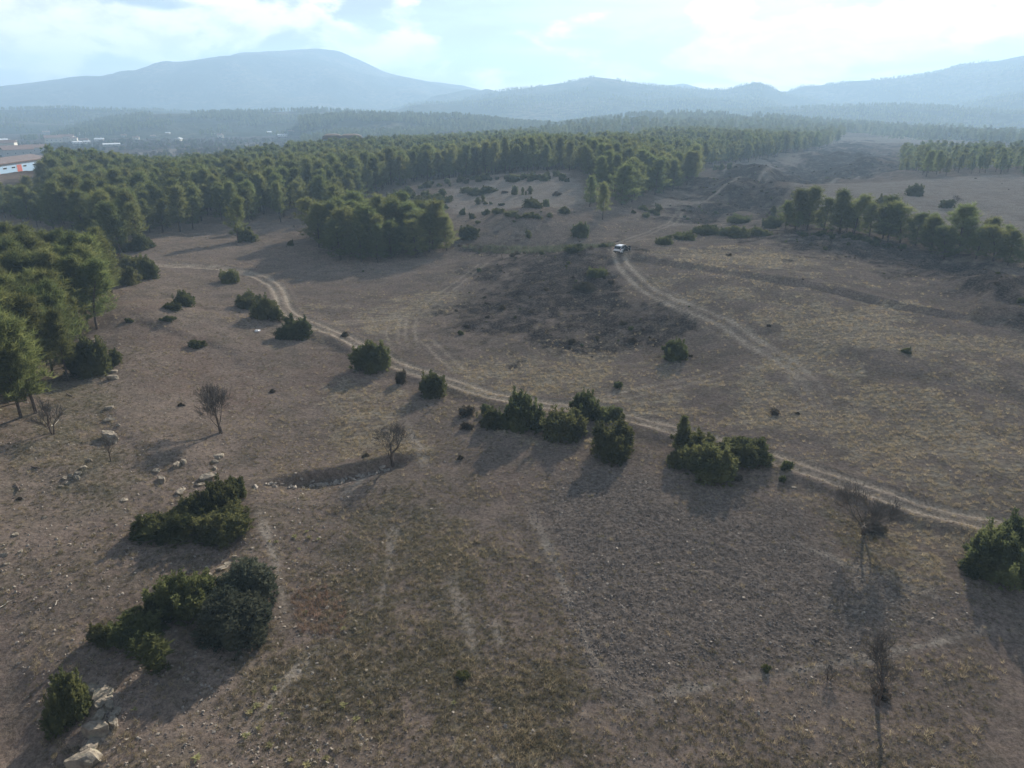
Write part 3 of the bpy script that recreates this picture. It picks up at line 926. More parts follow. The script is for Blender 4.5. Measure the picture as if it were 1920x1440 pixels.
BARE = [pair('bare', bare_tree(81, 4.8, .25, 6, 27, 2, .007, 3), M_BARK, M_TWIG), pair('bare', bare_tree(82, 4.8, .22, 6, 40, 1, .007, 3), M_BARK, M_TWIG),
        pair('bare', bare_tree(83, 3.0, .42, 5, 36, 1, .009, 3, .030), M_BARK, M_TWIG), pair('bare', bare_tree(84, 4.8, .50, 5, 30, 2, .010, 4, .036), M_BARK, M_TWIG), pair('bare', bare_tree(85, 2.5, .28, 4, 32, 3, .009, 3), M_BARK, M_TWIG)]


def plant(name, meshes, loc, sx, sz, rz, label, cat, group=None, parts=('trunk', 'crown'), sy=None):
    root = bpy.data.objects.new(name, None)
    COL.objects.link(root)
    root.location = loc
    root.empty_display_size = .3
    root.scale = (sx, sy or sx, sz)
    root.rotation_euler = (0, 0, rz)
    tag(root, label, cat, group)
    for pn, me in zip(parts, meshes):
        o = bpy.data.objects.new(pn, me)
        COL.objects.link(o)
        o.parent = root
    return root


# ------------------------------------------------------------------ scattering helper (uncountable stuff only)
def proto(name, meshes):
    """joined copy of a plant's meshes as a source for instances; never linked to the scene"""
    V = []; F = []; M = []; mats = []; n = 0
    for me in meshes:
        v = np.empty(len(me.vertices) * 3, np.float32); me.vertices.foreach_get('co', v); v = v.reshape(-1, 3)
        l = np.empty(len(me.loops), np.int32); me.loops.foreach_get('vertex_index', l)
        f = l.reshape(-1, 3) + n
        mi = np.empty(len(me.polygons), np.int32); me.polygons.foreach_get('material_index', mi)
        V.append(v); F.append(f); M.append(mi + len(mats)); n += len(v)
        mats += list(me.materials)
    return bpy.data.objects.new(name, mesh_from(name, np.concatenate(V), np.concatenate(F), mats, np.concatenate(M)))


def scatter(name, label, P, size, protos, tilt=0.0, zs=None):
    """one object that carries many instances of the prototypes"""
    n = len(P)
    me = bpy.data.meshes.new(name)
    me.vertices.add(n); me.vertices.foreach_set('co', np.asarray(P, np.float32).ravel())
    size = np.broadcast_to(size, n)
    zs = size if zs is None else zs
    sc = np.stack([size, size, zs], 1).astype(np.float32)
    rot = np.stack([rng.normal(size=n) * tilt, rng.normal(size=n) * tilt, rng.random(n) * 6.283], 1).astype(np.float32)
    a = me.attributes.new('inst_scale', 'FLOAT_VECTOR', 'POINT'); a.data.foreach_set('vector', sc.ravel())
    a = me.attributes.new('inst_rot', 'FLOAT_VECTOR', 'POINT'); a.data.foreach_set('vector', rot.ravel())
    a = me.attributes.new('inst_pick', 'INT', 'POINT'); a.data.foreach_set('value', rng.integers(0, len(protos), n).astype(np.int32))
    o = add(name, me)
    tag(o, label, kind='stuff')
    ng = bpy.data.node_groups.new(name, 'GeometryNodeTree')
    ng.interface.new_socket('Geometry', in_out='INPUT', socket_type='NodeSocketGeometry')
    ng.interface.new_socket('Geometry', in_out='OUTPUT', socket_type='NodeSocketGeometry')
    N = ng.nodes; L = ng.links
    gi = N.new('NodeGroupInput'); go = N.new('NodeGroupOutput')
    ip = N.new('GeometryNodeInstanceOnPoints')
    jn = N.new('GeometryNodeJoinGeometry')
    for p in reversed(protos):
        oi = N.new('GeometryNodeObjectInfo'); oi.inputs['Object'].default_value = p; oi.inputs['As Instance'].default_value = True
        L.new(oi.outputs['Geometry'], jn.inputs[0])

    def named(nm, ty):
        q = N.new('GeometryNodeInputNamedAttribute'); q.data_type = ty; q.inputs['Name'].default_value = nm
        return q.outputs['Attribute']
    L.new(gi.outputs[0], ip.inputs['Points'])
    L.new(jn.outputs[0], ip.inputs['Instance'])
    ip.inputs['Pick Instance'].default_value = True
    L.new(named('inst_pick', 'INT'), ip.inputs['Instance Index'])
    er = N.new('FunctionNodeEulerToRotation')
    L.new(named('inst_rot', 'FLOAT_VECTOR'), er.inputs[0])
    L.new(er.outputs[0], ip.inputs['Rotation'])
    L.new(named('inst_scale', 'FLOAT_VECTOR'), ip.inputs['Scale'])
    L.new(ip.outputs[0], go.inputs[0])
    md = o.modifiers.new('scatter', 'NODES'); md.node_group = ng
    return o


def with_z(x, y, dz=0.0):
    return np.stack([x, y, land(x, y) + dz], 1)


#==PART2==
# ------------------------------------------------------------------ box work for built things
def bx(x0, x1, y0, y1, z0, z1):
    V = [(x0, y0, z0), (x1, y0, z0), (x1, y1, z0), (x0, y1, z0), (x0, y0, z1), (x1, y0, z1), (x1, y1, z1), (x0, y1, z1)]
    F = [(0, 3, 2, 1), (4, 5, 6, 7), (0, 1, 5, 4), (1, 2, 6, 5), (2, 3, 7, 6), (3, 0, 4, 7)]
    return np.array(V, float), np.array(F)


def merge(parts):
    V = []; F = []; n = 0
    for v, f in parts:
        V.append(v); F.append(f + n); n += len(v)
    return np.concatenate(V), np.concatenate(F)


def piece(name, parts, mat, parent, label=None, bevel=0.0):
    V, F = merge(parts if isinstance(parts, list) else [parts])
    o = add(name, mesh_from(name, V, F, mat), parent)
    if bevel:
        b = o.modifiers.new('bevel', 'BEVEL'); b.width = bevel; b.segments = 2; b.limit_method = 'ANGLE'
    if label:
        o['label'] = label
    return o


def prism(prof, axis, a, b):
    """closed profile (u, v) swept along an axis from a to b; quads sides, caps as fans of quads"""
    prof = np.asarray(prof, float); n = len(prof)
    mk = (lambda t: np.stack([np.full(n, t), prof[:, 0], prof[:, 1]], 1)) if axis == 'x' else (lambda t: np.stack([prof[:, 0], np.full(n, t), prof[:, 1]], 1))
    c = prof.mean(0)
    cc = lambda t: np.array([[t, c[0], c[1]]]) if axis == 'x' else np.array([[c[0], t, c[1]]])
    V = np.concatenate([mk(a), mk(b), cc(a), cc(b)])
    F = [(i, (i + 1) % n, n + (i + 1) % n, n + i) for i in range(n)]
    F += [(2 * n, (i + 1) % n, i, i) for i in range(0)]
    tri = [(2 * n, (i + 1) % n, i) for i in range(n)] + [(2 * n + 1, n + i, n + (i + 1) % n) for i in range(n)]
    return V, F, tri


def prism_piece(name, prof, axis, a, b, mat, parent, bevel=0.0, label=None):
    V, F, T = prism(prof, axis, a, b)
    me = mesh_from(name, V, [np.array(F), np.array(T)], mat)
    o = add(name, me, parent)
    if bevel:
        m = o.modifiers.new('bevel', 'BEVEL'); m.width = bevel; m.segments = 2; m.limit_method = 'ANGLE'; m.angle_limit = R(35)
    if label: o['label'] = label
    return o


def empty(name, loc, rz=0.0):
    o = bpy.data.objects.new(name, None)
    COL.objects.link(o); o.location = loc; o.rotation_euler = (0, 0, rz)
    return o


def px_size(p, wpx):
    return wpx * math.dist((p[0], p[1], p[2]), (0, 0, EYE)) / FPX


# ------------------------------------------------------------------ pines
WOODS = []      # every pine: x, y, height, kind


def forest_points(front, back, step, grow=0.0, keep=1.0, seed=0):
    g = np.random.default_rng(seed)
    fx = np.array([f[0] for f in front], float)
    fr = np.array([math.hypot(*march(a, b, base_h)) for a, b in front])
    bxp = np.array([b[0] for b in back], float); br = np.array([b[1] for b in back], float)
    a0, a1 = math.atan((fx[0] - CX) / FPX), math.atan((fx[-1] - CX) / FPX)
    P = []
    r = fr.min()
    while r < br.max():
        st = max(step, r * grow)
        n = int((a1 - a0) * r / st)
        a = a0 + (np.arange(n) + .5) / n * (a1 - a0) + g.normal(size=n) * st * .28 / r
        rr = r + g.normal(size=n) * st * .26
        px = CX + np.tan(a) * FPX
        ok = (rr > np.interp(px, fx, fr)) & (rr < np.interp(px, bxp, br)) & (g.random(n) < keep)
        P.append(np.stack([rr * np.sin(a), rr * np.cos(a)], 1)[ok])
        r += st
    return np.concatenate(P)


def poly_points(txt, step, seed):
    g = np.random.default_rng(seed)
    P = line(txt); lo = P.min(0); hi = P.max(0)
    gx, gy = np.meshgrid(np.arange(lo[0], hi[0], step), np.arange(lo[1], hi[1], step))
    q = np.stack([gx.ravel(), gy.ravel()], 1) + g.normal(size=(gx.size, 2)) * step * .24
    ins = np.zeros(len(q), bool)
    for a, b in zip(P, np.roll(P, -1, 0)):
        c = ((a[1] > q[:, 1]) != (b[1] > q[:, 1]))
        xi = (b[0] - a[0]) * (q[:, 1] - a[1]) / (b[1] - a[1] + 1e-12) + a[0]
        ins ^= c & (q[:, 0] < xi)
    return q[ins]


# (picture x of the trunk, y of its foot, height in metres, proto, label)
LONE_PINES = [
    (40, 783, 10.5, 0, 'pine at the near corner of the left stand with two bare lower trunks beside it'),
    (66, 775, 9.6, 4, 'slim pine just right of the corner pine in the left stand'),
    (182, 617, 9.2, 2, 'pine at the right tip of the left stand showing a thin bare trunk'),
    (166, 613, 9.8, 1, 'pine second from the right tip of the left stand'),
    (158, 615, 9.5, 3, 'pine third from the right tip of the left stand'),
    (200, 558, 8.6, 5, 'small forked pine behind the right tip of the left stand'),
    (128, 715, 8.5, 1, 'pine overhanging the juniper at the edge of the left stand'),
    (447, 455, 10.4, 2, 'lone pine standing in front of the wood with a bush at its foot'),
    (1130, 412, 9.0, 1, 'single pine with a leaning trunk on the bare slope beyond the car'),
]
BUSHY = [  # bushy pines that stand out one by one
    (1165, 385, 11, 0, 'broad dark pine behind the single leaning pine'), (1106, 388, 8, 1, 'shorter pine left of the broad dark pine on the slope'), (1190, 372, 11, 2, 'tall bushy pine at the mouth of the dry gully'),
    (1228, 366, 11, 0, 'pine clump crown right of the dry gully mouth'), (1262, 358, 10, 3, 'pine at the right end of the gully group'),
    (1492, 432, 9.5, 3, 'slender pine at the left end of the right-hand row'), (1513, 432, 10, 3, 'tall narrow pine second in the right-hand row'), (1545, 434, 7.5, 0, 'low round pine third in the right-hand row'),
    (1575, 436, 9.5, 1, 'full pine fourth in the right-hand row'), (1600, 440, 8.8, 2, 'wide pine in the middle of the right-hand row'), (1630, 443, 7.6, 0, 'pale green pine past the middle of the right-hand row'),
    (1655, 448, 7.0, 1, 'round pine with daylight under its crown in the right-hand row'), (1688, 455, 8.6, 2, 'pine beside the sandy gap in the right-hand row'), (1715, 460, 7.0, 0, 'low pine right of the sandy gap'),
    (1745, 475, 7.5, 1, 'bushy pine left of the big dark pine at right'), (1795, 478, 10.2, 0, 'big dark pine towering over the right-hand row'), (1770, 486, 6.5, 2, 'low pine at the foot of the big dark pine'),
    (1830, 485, 6.5, 1, 'round pine right of the big dark pine'), (1862, 490, 6.8, 2, 'yellowish pine near the right edge of the row'), (1890, 498, 6.6, 0, 'spreading pine beside the right edge of the picture'), (1920, 505, 7.5, 1, 'pine cut by the right edge of the picture'),
]
for px, py, h, k, lab in LONE_PINES:
    p = W(px, py)
    WOODS.append((p[0], p[1], h, 0, k, lab, None))
for px, py, h, k, lab in BUSHY:
    p = W(px, py)
    WOODS.append((p[0], p[1], h, 1, k, lab, None))
taken = np.array([[w_[0], w_[1]] for w_ in WOODS])


def free(q, dist):
    return np.hypot(taken[:, 0] - q[0], taken[:, 1] - q[1]).min() > dist


gq = np.random.default_rng(5)
for q in poly_points('-420,1000 -60,840 0,805 60,778 105,735 128,690 150,640 188,622 205,580 213,550 150,538 0,528 -250,545 -520,640', 3.5, 3):
    if free(q, 2.3):
        far_ = math.hypot(*q)
        WOODS.append((q[0], q[1], 8.2 + 2.6 * gq.random(), 0, int(gq.integers(6)), 'sunlit pine packed inside the stand at the left edge', 'pines packed in the left stand'))
for q in poly_points('1470,436 1530,436 1600,444 1660,452 1700,462 1760,482 1840,490 1930,510 1930,494 1840,470 1760,462 1690,446 1600,432 1500,426', 3.5, 14):
    if free(q, 2.0):
        WOODS.append((q[0], q[1], 4.0 + 4.6 * gq.random(), 1, int(gq.integers(4)), 'low bushy pine filling the right-hand pine row', 'pines filling the right row'))
for q in poly_points('576,472 640,490 700,495 770,488 830,476 856,462 850,448 780,436 650,430 590,446', 4.0, 4):
    if free(q, 2.5):
        WOODS.append((q[0], q[1], 7.0 + 3.6 * gq.random(), 1, int(gq.integers(4)), 'bushy pine in the dark clump standing forward of the wood', 'pines in the forward clump'))
FRONT = [(-420, 402), (0, 410), (125, 440), (160, 466), (215, 477), (272, 470), (290, 440), (420, 424), (560, 414), (640, 406), (690, 377), (720, 367), (800, 352), (870, 342), (960, 335), (1060, 328), (1090, 335), (1112, 350), (1130, 372), (1175, 380), (1215, 370), (1290, 350), (1300, 325), (1330, 312), (1420, 298), (1500, 283), (1545, 268), (1556, 256), (1740, 254), (1760, 262), (1800, 268), (2100, 280)]
BACK = [(-420, 300), (0, 300), (106, 303), (122, 370), (300, 430), (600, 520), (900, 720), (1200, 1000), (1500, 1200), (2100, 1250)]
g_clear = Area('955,274 1180,264 1210,276 1160,284 980,284', .003, .004)
for q in forest_points(FRONT, BACK, 5.0, .0115, .97, 6):
    if g_clear(np.array([q[0]]), np.array([q[1]]))[0] < .5 and free(q, 3.0) and (math.hypot(*q) < 330 or fbm(q[0] / 38, q[1] / 60, 3, 12) > -.42):
        WOODS.append((q[0], q[1], 7.2 + 4.0 * gq.random() + 2.0 * vnoise(q[0] / 40, q[1] / 40, 3) - (2.6 if q[0] / q[1] < (108 - CX) / FPX else 0), 0, int(gq.integers(6)), None, None))
for q in forest_points([(1662, 322), (1700, 332), (1925, 331), (2300, 340)], [(1662, 560), (2300, 600)], 5.5, .011, .62, 7):
    WOODS.append((q[0], q[1], 5.0 + 5.0 * gq.random(), 1, int(gq.integers(4)), 'pine in the dense band beyond the pale right-hand field', 'pines beyond the right field'))
# the three hundred that show largest stand as individuals, the wood behind them is one mass
scored = []
for t in WOODS:
    d = math.hypot(t[0], t[1]); a = math.degrees(math.atan2(t[0], t[1]))
    s = t[2] / d * (1.0 if abs(a) < 36.5 else .15) * (50 if t[5] and t[6] is None else 1)
    scored.append((s, t))
scored.sort(key=lambda q: -q[0])
ORD = 'first second third fourth fifth sixth seventh eighth ninth tenth eleventh twelfth thirteenth fourteenth fifteenth sixteenth seventeenth eighteenth nineteenth twentieth'.split()
STANDS = {'pines packed in the left stand': 'the stand at the left edge', 'pines in the forward clump': 'the clump standing forward of the wood', 'pines filling the right row': 'the right-hand pine row',
          'pines at the left front of the plantation': 'the plantation left of the lone pine', 'pines at the middle front of the plantation': 'the plantation right of the lone pine', 'pines at the plantation edge above the knoll': 'the plantation above the bare knoll', 'pines beyond the right field': 'the band beyond the right-hand field'}
chosen = []
for s, (x, y, h, kind, k, lab, grp) in scored[:296]:
    px = CX + math.tan(math.atan2(x, y)) * FPX
    if lab is None:
        grp = 'pines at the left front of the plantation' if px < 440 else 'pines at the middle front of the plantation' if px < 720 else 'pines at the plantation edge above the knoll'
    chosen.append([x, y, h, kind, k, lab, grp, px])
for st, phrase in STANDS.items():
    mem = [c for c in chosen if c[6] == st]
    front = []
    for c in mem:
        c[5] = 'pine behind the front row of ' + phrase
        rc = math.hypot(c[0], c[1]); ac = math.atan2(c[0], c[1])
        if 0 < c[7] < 1920 and not any(math.hypot(d[0], d[1]) < rc - .5 and abs(math.atan2(d[0], d[1]) - ac) < 1.9 / rc for d in mem if d is not c):
            front.append(c)
    front.sort(key=lambda c: c[7])
    for i, c in enumerate(front):
        if i < 20:
            c[5] = ORD[i] + ' pine from left in the front row of ' + phrase
        elif len(front) - i <= 20:
            c[5] = ORD[len(front) - i - 1] + ' pine from right in the front row of ' + phrase
for x, y, h, kind, k, lab, grp, px in chosen:
    z = float(land(np.array([x]), np.array([y]))[0])
    sc = h / 10
    wide = sc * ((1.12 if kind else .88) + .45 * gq.random()) * (1.08 if kind and px > 1440 else 1.0)
    if kind and px > 1440 and grp is None:
        sc *= .95
    plant('pine_tree', (BUSHY_PINES if kind else PINES)[k], (x, y, z - .05), wide, sc, gq.random() * 6.283, lab, 'pine tree', grp)
rest = np.array([(t[0], t[1], t[2], t[3]) for s, t in scored[296:] if s > 0])
far_p = [proto('wood_pine', m) for m in FAR_PINES]
near_m = rest[(np.hypot(rest[:, 0], rest[:, 1]) < 330)]
far_m = rest[(np.hypot(rest[:, 0], rest[:, 1]) >= 330)]
NEARP = [proto('wood_pine', m) for m in PINES[:4] + BUSHY_PINES[:2]]
allm = np.concatenate([near_m, far_m])
pz = with_z(allm[:, 0], allm[:, 1], -.05)
sc_ = allm[:, 2] / 10
# one mass: nearer members use the fuller prototypes
mass = scatter('pine_forest', 'dense green pine plantation filling the middle distance', pz, sc_ * 1.1, NEARP + far_p, 0.02, sc_)
pick = np.where(np.arange(len(allm)) < len(near_m), rng.integers(0, 6, len(allm)), 6 + rng.integers(0, 4, len(allm))).astype(np.int32)
mass.data.attributes['inst_pick'].data.foreach_set('value', pick)

# ------------------------------------------------------------------ bushes
KIND = {'j': (JUNIPERS, 'juniper_bush', 'bush'), 'o': (OLIVES, 'grey_green_bush', 'bush'), 'h': (HEATHS, 'brown_shrub', 'shrub'), 's': (SMALL_SHRUBS, 'low_shrub', 'shrub'), 'c': (COLUMNS, 'columnar_juniper', 'bush')}
# kind, proto, x, y of the foot, width, height in picture pixels, label
BUSHES = [
    ('j', 0, 1150, 868, 98, 88, 'big round juniper bush nearest the road bend, a long shadow in front'), ('j', 2, 1056, 830, 90, 74, 'broad flat-topped juniper left of the big round one'),
    ('j', 1, 978, 814, 84, 84, 'tall two-topped juniper beside the road'), ('j', 4, 925, 808, 46, 46, 'low skirt of juniper at the left foot of the two-topped juniper'),
    ('j', 4, 1098, 790, 60, 62, 'upright juniper between the road and the flat-topped one'), ('j', 0, 1140, 796, 62, 42, 'low juniper right of the upright one by the road'), ('s', 0, 915, 782, 30, 28, 'small light green shrub left of the two-topped juniper'),
    ('j', 3, 1325, 908, 110, 78, 'front juniper of the clump right of the big round one'), ('j', 1, 1392, 882, 92, 58, 'spiky juniper trailing at the right of that clump'), ('j', 4, 1300, 862, 80, 52, 'back juniper of the clump touching the road'), ('j', 3, 1270, 880, 44, 44, 'small juniper at the left foot of the thin column juniper'),
    ('c', 0, 1278, 846, 24, 64, 'thin column juniper rising over the road'), ('s', 1, 1474, 882, 30, 22, 'small shrub on the bank right of the juniper clump'), ('s', 2, 1467, 906, 15, 15, 'tiny round shrub below the bank shrub'),
    ('j', 4, 1862, 1096, 110, 96, 'spiky juniper at the right edge below the road'), ('j', 1, 1925, 1090, 110, 110, 'dense juniper cut by the right edge of the picture'), ('h', 0, 1897, 1020, 44, 48, 'yellowish twiggy shrub where the road leaves at right'), ('s', 1, 1815, 1082, 40, 40, 'low shrub at the left foot of the right-edge juniper'),
    ('j', 3, 698, 702, 78, 66, 'rounded juniper above the road with a long shadow'), ('j', 4, 812, 748, 62, 56, 'pointed juniper on the road bank'), ('h', 1, 752, 722, 22, 40, 'dry brown shrub beside the rounded juniper'),
    ('j', 0, 553, 640, 62, 54, 'juniper where the road comes round the bend'), ('j', 1, 502, 602, 56, 42, 'right juniper of the pair left of the road bend'), ('j', 2, 470, 582, 52, 38, 'left juniper of the pair left of the road bend'),
    ('h', 2, 876, 783, 34, 32, 'dark leafless round shrub below the road'), ('h', 0, 910, 802, 32, 20, 'flat brown shrub left of the two-topped juniper'),
    ('j', 4, 1267, 680, 50, 46, 'single juniper alone in the bowl of the field'), ('s', 0, 1159, 729, 19, 17, 'tiny dark shrub beside the branching wheel track'), ('s', 1, 1698, 664, 18, 13, 'lone dark tussock on the right-hand slope'),
    ('j', 2, 430, 532, 38, 30, 'neat round bush inside the loop of the road'), ('j', 3, 348, 575, 40, 32, 'low spreading bush on the left hummock'), ('s', 2, 318, 582, 22, 14, 'small shrub left of the spreading hummock bush'), ('s', 0, 331, 584, 20, 16, 'small dark shrub below the spreading hummock bush'),
    ('s', 1, 318, 606, 28, 14, 'flat dark shrub on the red slope'), ('s', 2, 242, 606, 16, 9, 'tiny flat shrub on the left slope near the pines'), ('s', 0, 372, 656, 34, 18, 'flat shrub in the hollow of the red slope'),
    ('j', 3, 172, 708, 74, 76, 'spiky juniper at the edge of the left pine stand'), ('s', 1, 218, 686, 34, 34, 'small juniper shrub right of the spiky one by the pines'), ('h', 1, 160, 668, 40, 36, 'dry shrub behind the spiky juniper by the pines'),
    ('j', 0, 240, 536, 44, 40, 'dark bush right behind the left pine stand'), ('j', 3, 281, 524, 38, 44, 'tall bush closing the row behind the left stand'), ('j', 2, 252, 506, 44, 30, 'pale bush in the row behind the left stand'), ('j', 1, 268, 470, 36, 28, 'bush at the foot of the plantation corner'), ('j', 2, 232, 474, 42, 28, 'low bush beside the plantation corner'), ('h', 2, 225, 500, 30, 26, 'dry shrub in the row behind the left stand'),
    ('j', 0, 325, 1022, 118, 70, 'left half of the big juniper thicket in the left foreground'), ('j', 2, 425, 1022, 112, 74, 'right half of the big juniper thicket in the left foreground'), ('j', 4, 412, 975, 78, 72, 'upright juniper at the back of the foreground thicket'), ('j', 1, 442, 940, 40, 44, 'pointed juniper top behind the foreground thicket'), ('j', 3, 362, 985, 60, 52, 'middle juniper of the foreground thicket'),
    ('j', 3, 352, 1170, 112, 92, 'dark juniper in the lower left group'), ('j', 2, 262, 1222, 96, 68, 'low juniper left in the lower left group'), ('j', 0, 205, 1215, 52, 44, 'small juniper at the far left of the lower left group'), ('j', 4, 290, 1180, 44, 50, 'yellowish juniper between the two lower left ones'), ('o', 1, 470, 1150, 104, 100, 'upper feathery grey-green bush in the lower left group'), ('o', 0, 452, 1230, 128, 108, 'lower feathery grey-green bush in the lower left group'), ('c', 1, 298, 1268, 44, 66, 'small ragged juniper below the lower left group'),
    ('j', 1, 141, 1366, 66, 86, 'juniper growing beside the pale boulders at the bottom left'), ('h', 0, 1632, 1000, 50, 9, 'dark weeds at the foot of the twin bare tree'), ('h', 2, 1648, 1312, 30, 22, 'dark weeds at the foot of the nearest bare tree'),
    ('s', 0, 870, 1276, 30, 16, 'dark tussock in the lower middle of the field'), ('s', 2, 1436, 1262, 18, 14, 'dark tussock at the edge of the ploughed strip'), ('h', 1, 1380, 905, 24, 14, 'brown tussock by the clump above the ploughed strip'),
    ('s', 2, 462, 455, 44, 34, 'bush at the foot of the lone pine'), ('s', 1, 545, 462, 14, 12, 'small dark shrub left of the forward clump'), ('j', 1, 880, 452, 46, 27, 'dark bush at the right end of the forward clump'),
    ('j', 3, 1088, 447, 34, 32, 'dark bush leaning on the slope below the single pine'), ('j', 0, 1245, 459, 40, 22, 'left of two dark round bushes behind the car'), ('j', 2, 1282, 451, 44, 20, 'right of two dark round bushes behind the car'),
    ('j', 2, 1387, 420, 46, 18, 'rounded pale bush on the gully side'), ('j', 1, 1325, 442, 50, 20, 'bush in the hedge right of the car, left end'), ('j', 3, 1376, 446, 58, 22, 'bush in the hedge right of the car, middle'), ('j', 0, 1424, 443, 44, 16, 'bush in the hedge right of the car, right end'), ('j', 4, 1446, 428, 40, 24, 'bush where the hedge meets the pine row'), ('c', 0, 1449, 409, 12, 20, 'dark upright bush behind the hedge end'),
    ('j', 3, 1714, 368, 30, 22, 'lone dark round bush in the pale right-hand field'), ('j', 0, 1662, 390, 38, 24, 'dark round bush behind the pine row at right'), ('s', 0, 1772, 391, 28, 16, 'broken low bush in the right-hand field'),
    ('s', 2, 1340, 319, 9, 10, 'left dark shrub of three on the far field edge'), ('s', 1, 1353, 319, 12, 13, 'middle dark shrub of three on the far field edge'), ('s', 0, 1366, 318, 12, 13, 'right dark shrub of three on the far field edge'),
    ('j', 2, 1120, 522, 44, 22, 'dark bush on the brow of the burnt-looking mound'), ('h', 0, 1098, 548, 52, 18, 'olive brown shrub on the face of the dark mound'), ('j', 0, 1075, 474, 46, 16, 'low bush in the grass belt left of the car'), ('s', 1, 1132, 464, 18, 11, 'small bush next to the car in the grass belt'),
    # the bare knoll
    ('j', 2, 965, 342, 24, 17, 'square dark bush on the crest of the bare knoll'), ('j', 1, 1001, 338, 28, 12, 'low bush right of the square one on the crest'), ('s', 2, 983, 336, 20, 10, 'small bush between crest bushes of the knoll'), ('j', 3, 893, 368, 36, 16, 'left of two long bushes on the knoll'), ('j', 0, 917, 363, 30, 15, 'right of two long bushes on the knoll'), ('s', 0, 872, 363, 22, 14, 'bush at the left end of the knoll bushes'),
    ('j', 4, 965, 366, 14, 19, 'dark bush with a pointed top near the twin columns'), ('c', 0, 980, 366, 6, 14, 'left thin column shrub on the knoll'), ('c', 1, 994, 365, 10, 15, 'right thicker column shrub on the knoll'), ('c', 1, 986, 366, 4, 8, 'tiny column shrub between the two on the knoll'), ('h', 0, 1044, 368, 20, 10, 'brown heap of brush right on the knoll'), ('h', 1, 947, 363, 14, 7, 'brown flat shrub before the pointed bush'),
    ('c', 0, 906, 379, 8, 13, 'thin conical shrub in the middle of the knoll'), ('c', 1, 896, 384, 11, 13, 'cone shrub left of the thin conical one'), ('s', 1, 911, 384, 10, 7, 'small shrub below the thin conical one'), ('s', 2, 920, 384, 8, 6, 'tiny shrub right of the cone shrubs'), ('s', 0, 940, 386, 15, 6, 'flat shrub right of the cone shrubs'),
    ('j', 0, 999, 390, 46, 21, 'widest bush group on the knoll'), ('j', 4, 1024, 388, 15, 16, 'upright bush right of the widest knoll group'), ('j', 3, 1058, 402, 23, 15, 'spreading dark bush at the right of the knoll'), ('s', 0, 1030, 409, 15, 10, 'bush left below the spreading knoll bush'), ('s', 1, 913, 403, 19, 13, 'left bush in the lower knoll row'), ('j', 1, 933, 402, 28, 12, 'second bush in the lower knoll row'), ('s', 2, 885, 411, 17, 12, 'dark bush at the left of the lower knoll row'), ('s', 0, 896, 420, 13, 7, 'dark tuft left above the round mound'),
    ('j', 2, 957, 409, 32, 10, 'flat dark bush over the round mound'), ('s', 1, 972, 412, 16, 8, 'small bush right of the flat dark one'), ('j', 0, 990, 411, 30, 12, 'long bush behind the round mound'), ('s', 2, 1005, 413, 22, 11, 'dark round bush behind the round mound'), ('s', 0, 964, 418, 8, 5, 'tiny dark tuft on top of the round mound'), ('s', 1, 867, 404, 14, 14, 'shrub right of the forward clump'), ('s', 2, 835, 392, 14, 10, 'small shrub left on the knoll shoulder'), ('j', 3, 822, 381, 40, 18, 'shaggy bush left on the knoll shoulder'), ('s', 0, 841, 378, 20, 12, 'shrub next to the shaggy shoulder bush'), ('s', 1, 991, 448, 17, 17, 'lone shrub on the face of the round mound'),
]
for kd, k, px, py, wpx, hpx, lab in BUSHES:
    lib, nm, cat = KIND[kd]
    p = W(px, py)
    R0 = math.hypot(p[0], p[1]); dep = math.atan2(EYE - p[2], R0)
    slant = math.hypot(R0, EYE - p[2])
    wm = wpx * slant / FPX
    hm = max((hpx * slant / FPX - wm * .42 * math.sin(dep)) / math.cos(dep), .35 * wm)
    back = wm * .36
    x, y = p[0] * (1 + back / R0), p[1] * (1 + back / R0)
    z = float(land(np.array([x]), np.array([y]))[0])
    z = min(z, p[2] + .35)
    wid = wm / (.30 if kd == 'c' else .98)
    plant(nm, lib[k % len(lib)], (x, y, z - .04 * hm), wid, hm * 1.04, k * 1.9 + px * .37, lab, cat, None, ('stem', 'foliage'))

# shrub belts whose members look alike
for txt, n, hs, lab, grp in [('730,372 800,358 860,349 900,346 960,345 1060,334 1075,345 1000,347 880,356 800,366 740,382', 46, (1.2, 2.6), 'low shrub in the belt along the foot of the plantation', 'shrubs along the foot of the plantation'),
                             ('700,378 760,372 830,366 850,380 800,390 760,395 720,390', 26, (1.0, 2.4), 'low shrub on the slope behind the forward clump', 'shrubs behind the forward clump'),
                             ('1475,438 1560,440 1640,452 1700,462 1690,470 1600,452 1500,446', 18, (.7, 1.5), 'low shrub under the right-hand pine row', 'shrubs under the right pine row'),
                             ('1180,395 1230,385 1250,400 1210,412 1170,408', 10, (1.0, 2.2), 'low shrub below the gully pines', 'shrubs below the gully pines')]:
    g = np.random.default_rng(n)
    q = poly_points(txt, 2.2, n)
    g.shuffle(q)
    q = q[:n]
    q = q[np.argsort(q[:, 0] / q[:, 1])]
    for i, (x, y) in enumerate(q):
        z = float(land(np.array([x]), np.array([y]))[0])
        hm = hs[0] + (hs[1] - hs[0]) * g.random()
        lib = (JUNIPERS, SMALL_SHRUBS)[int(g.integers(2))]
        plant('low_shrub', lib[int(g.integers(3))], (x, y, z - .06), hm * (1.2 + .6 * g.random()), hm, g.random() * 6.28, (ORD[i] + ' from left of the ' + lab.replace('low shrub', 'low shrubs')) if n <= 20 else lab, 'shrub', grp, ('stem', 'foliage'))

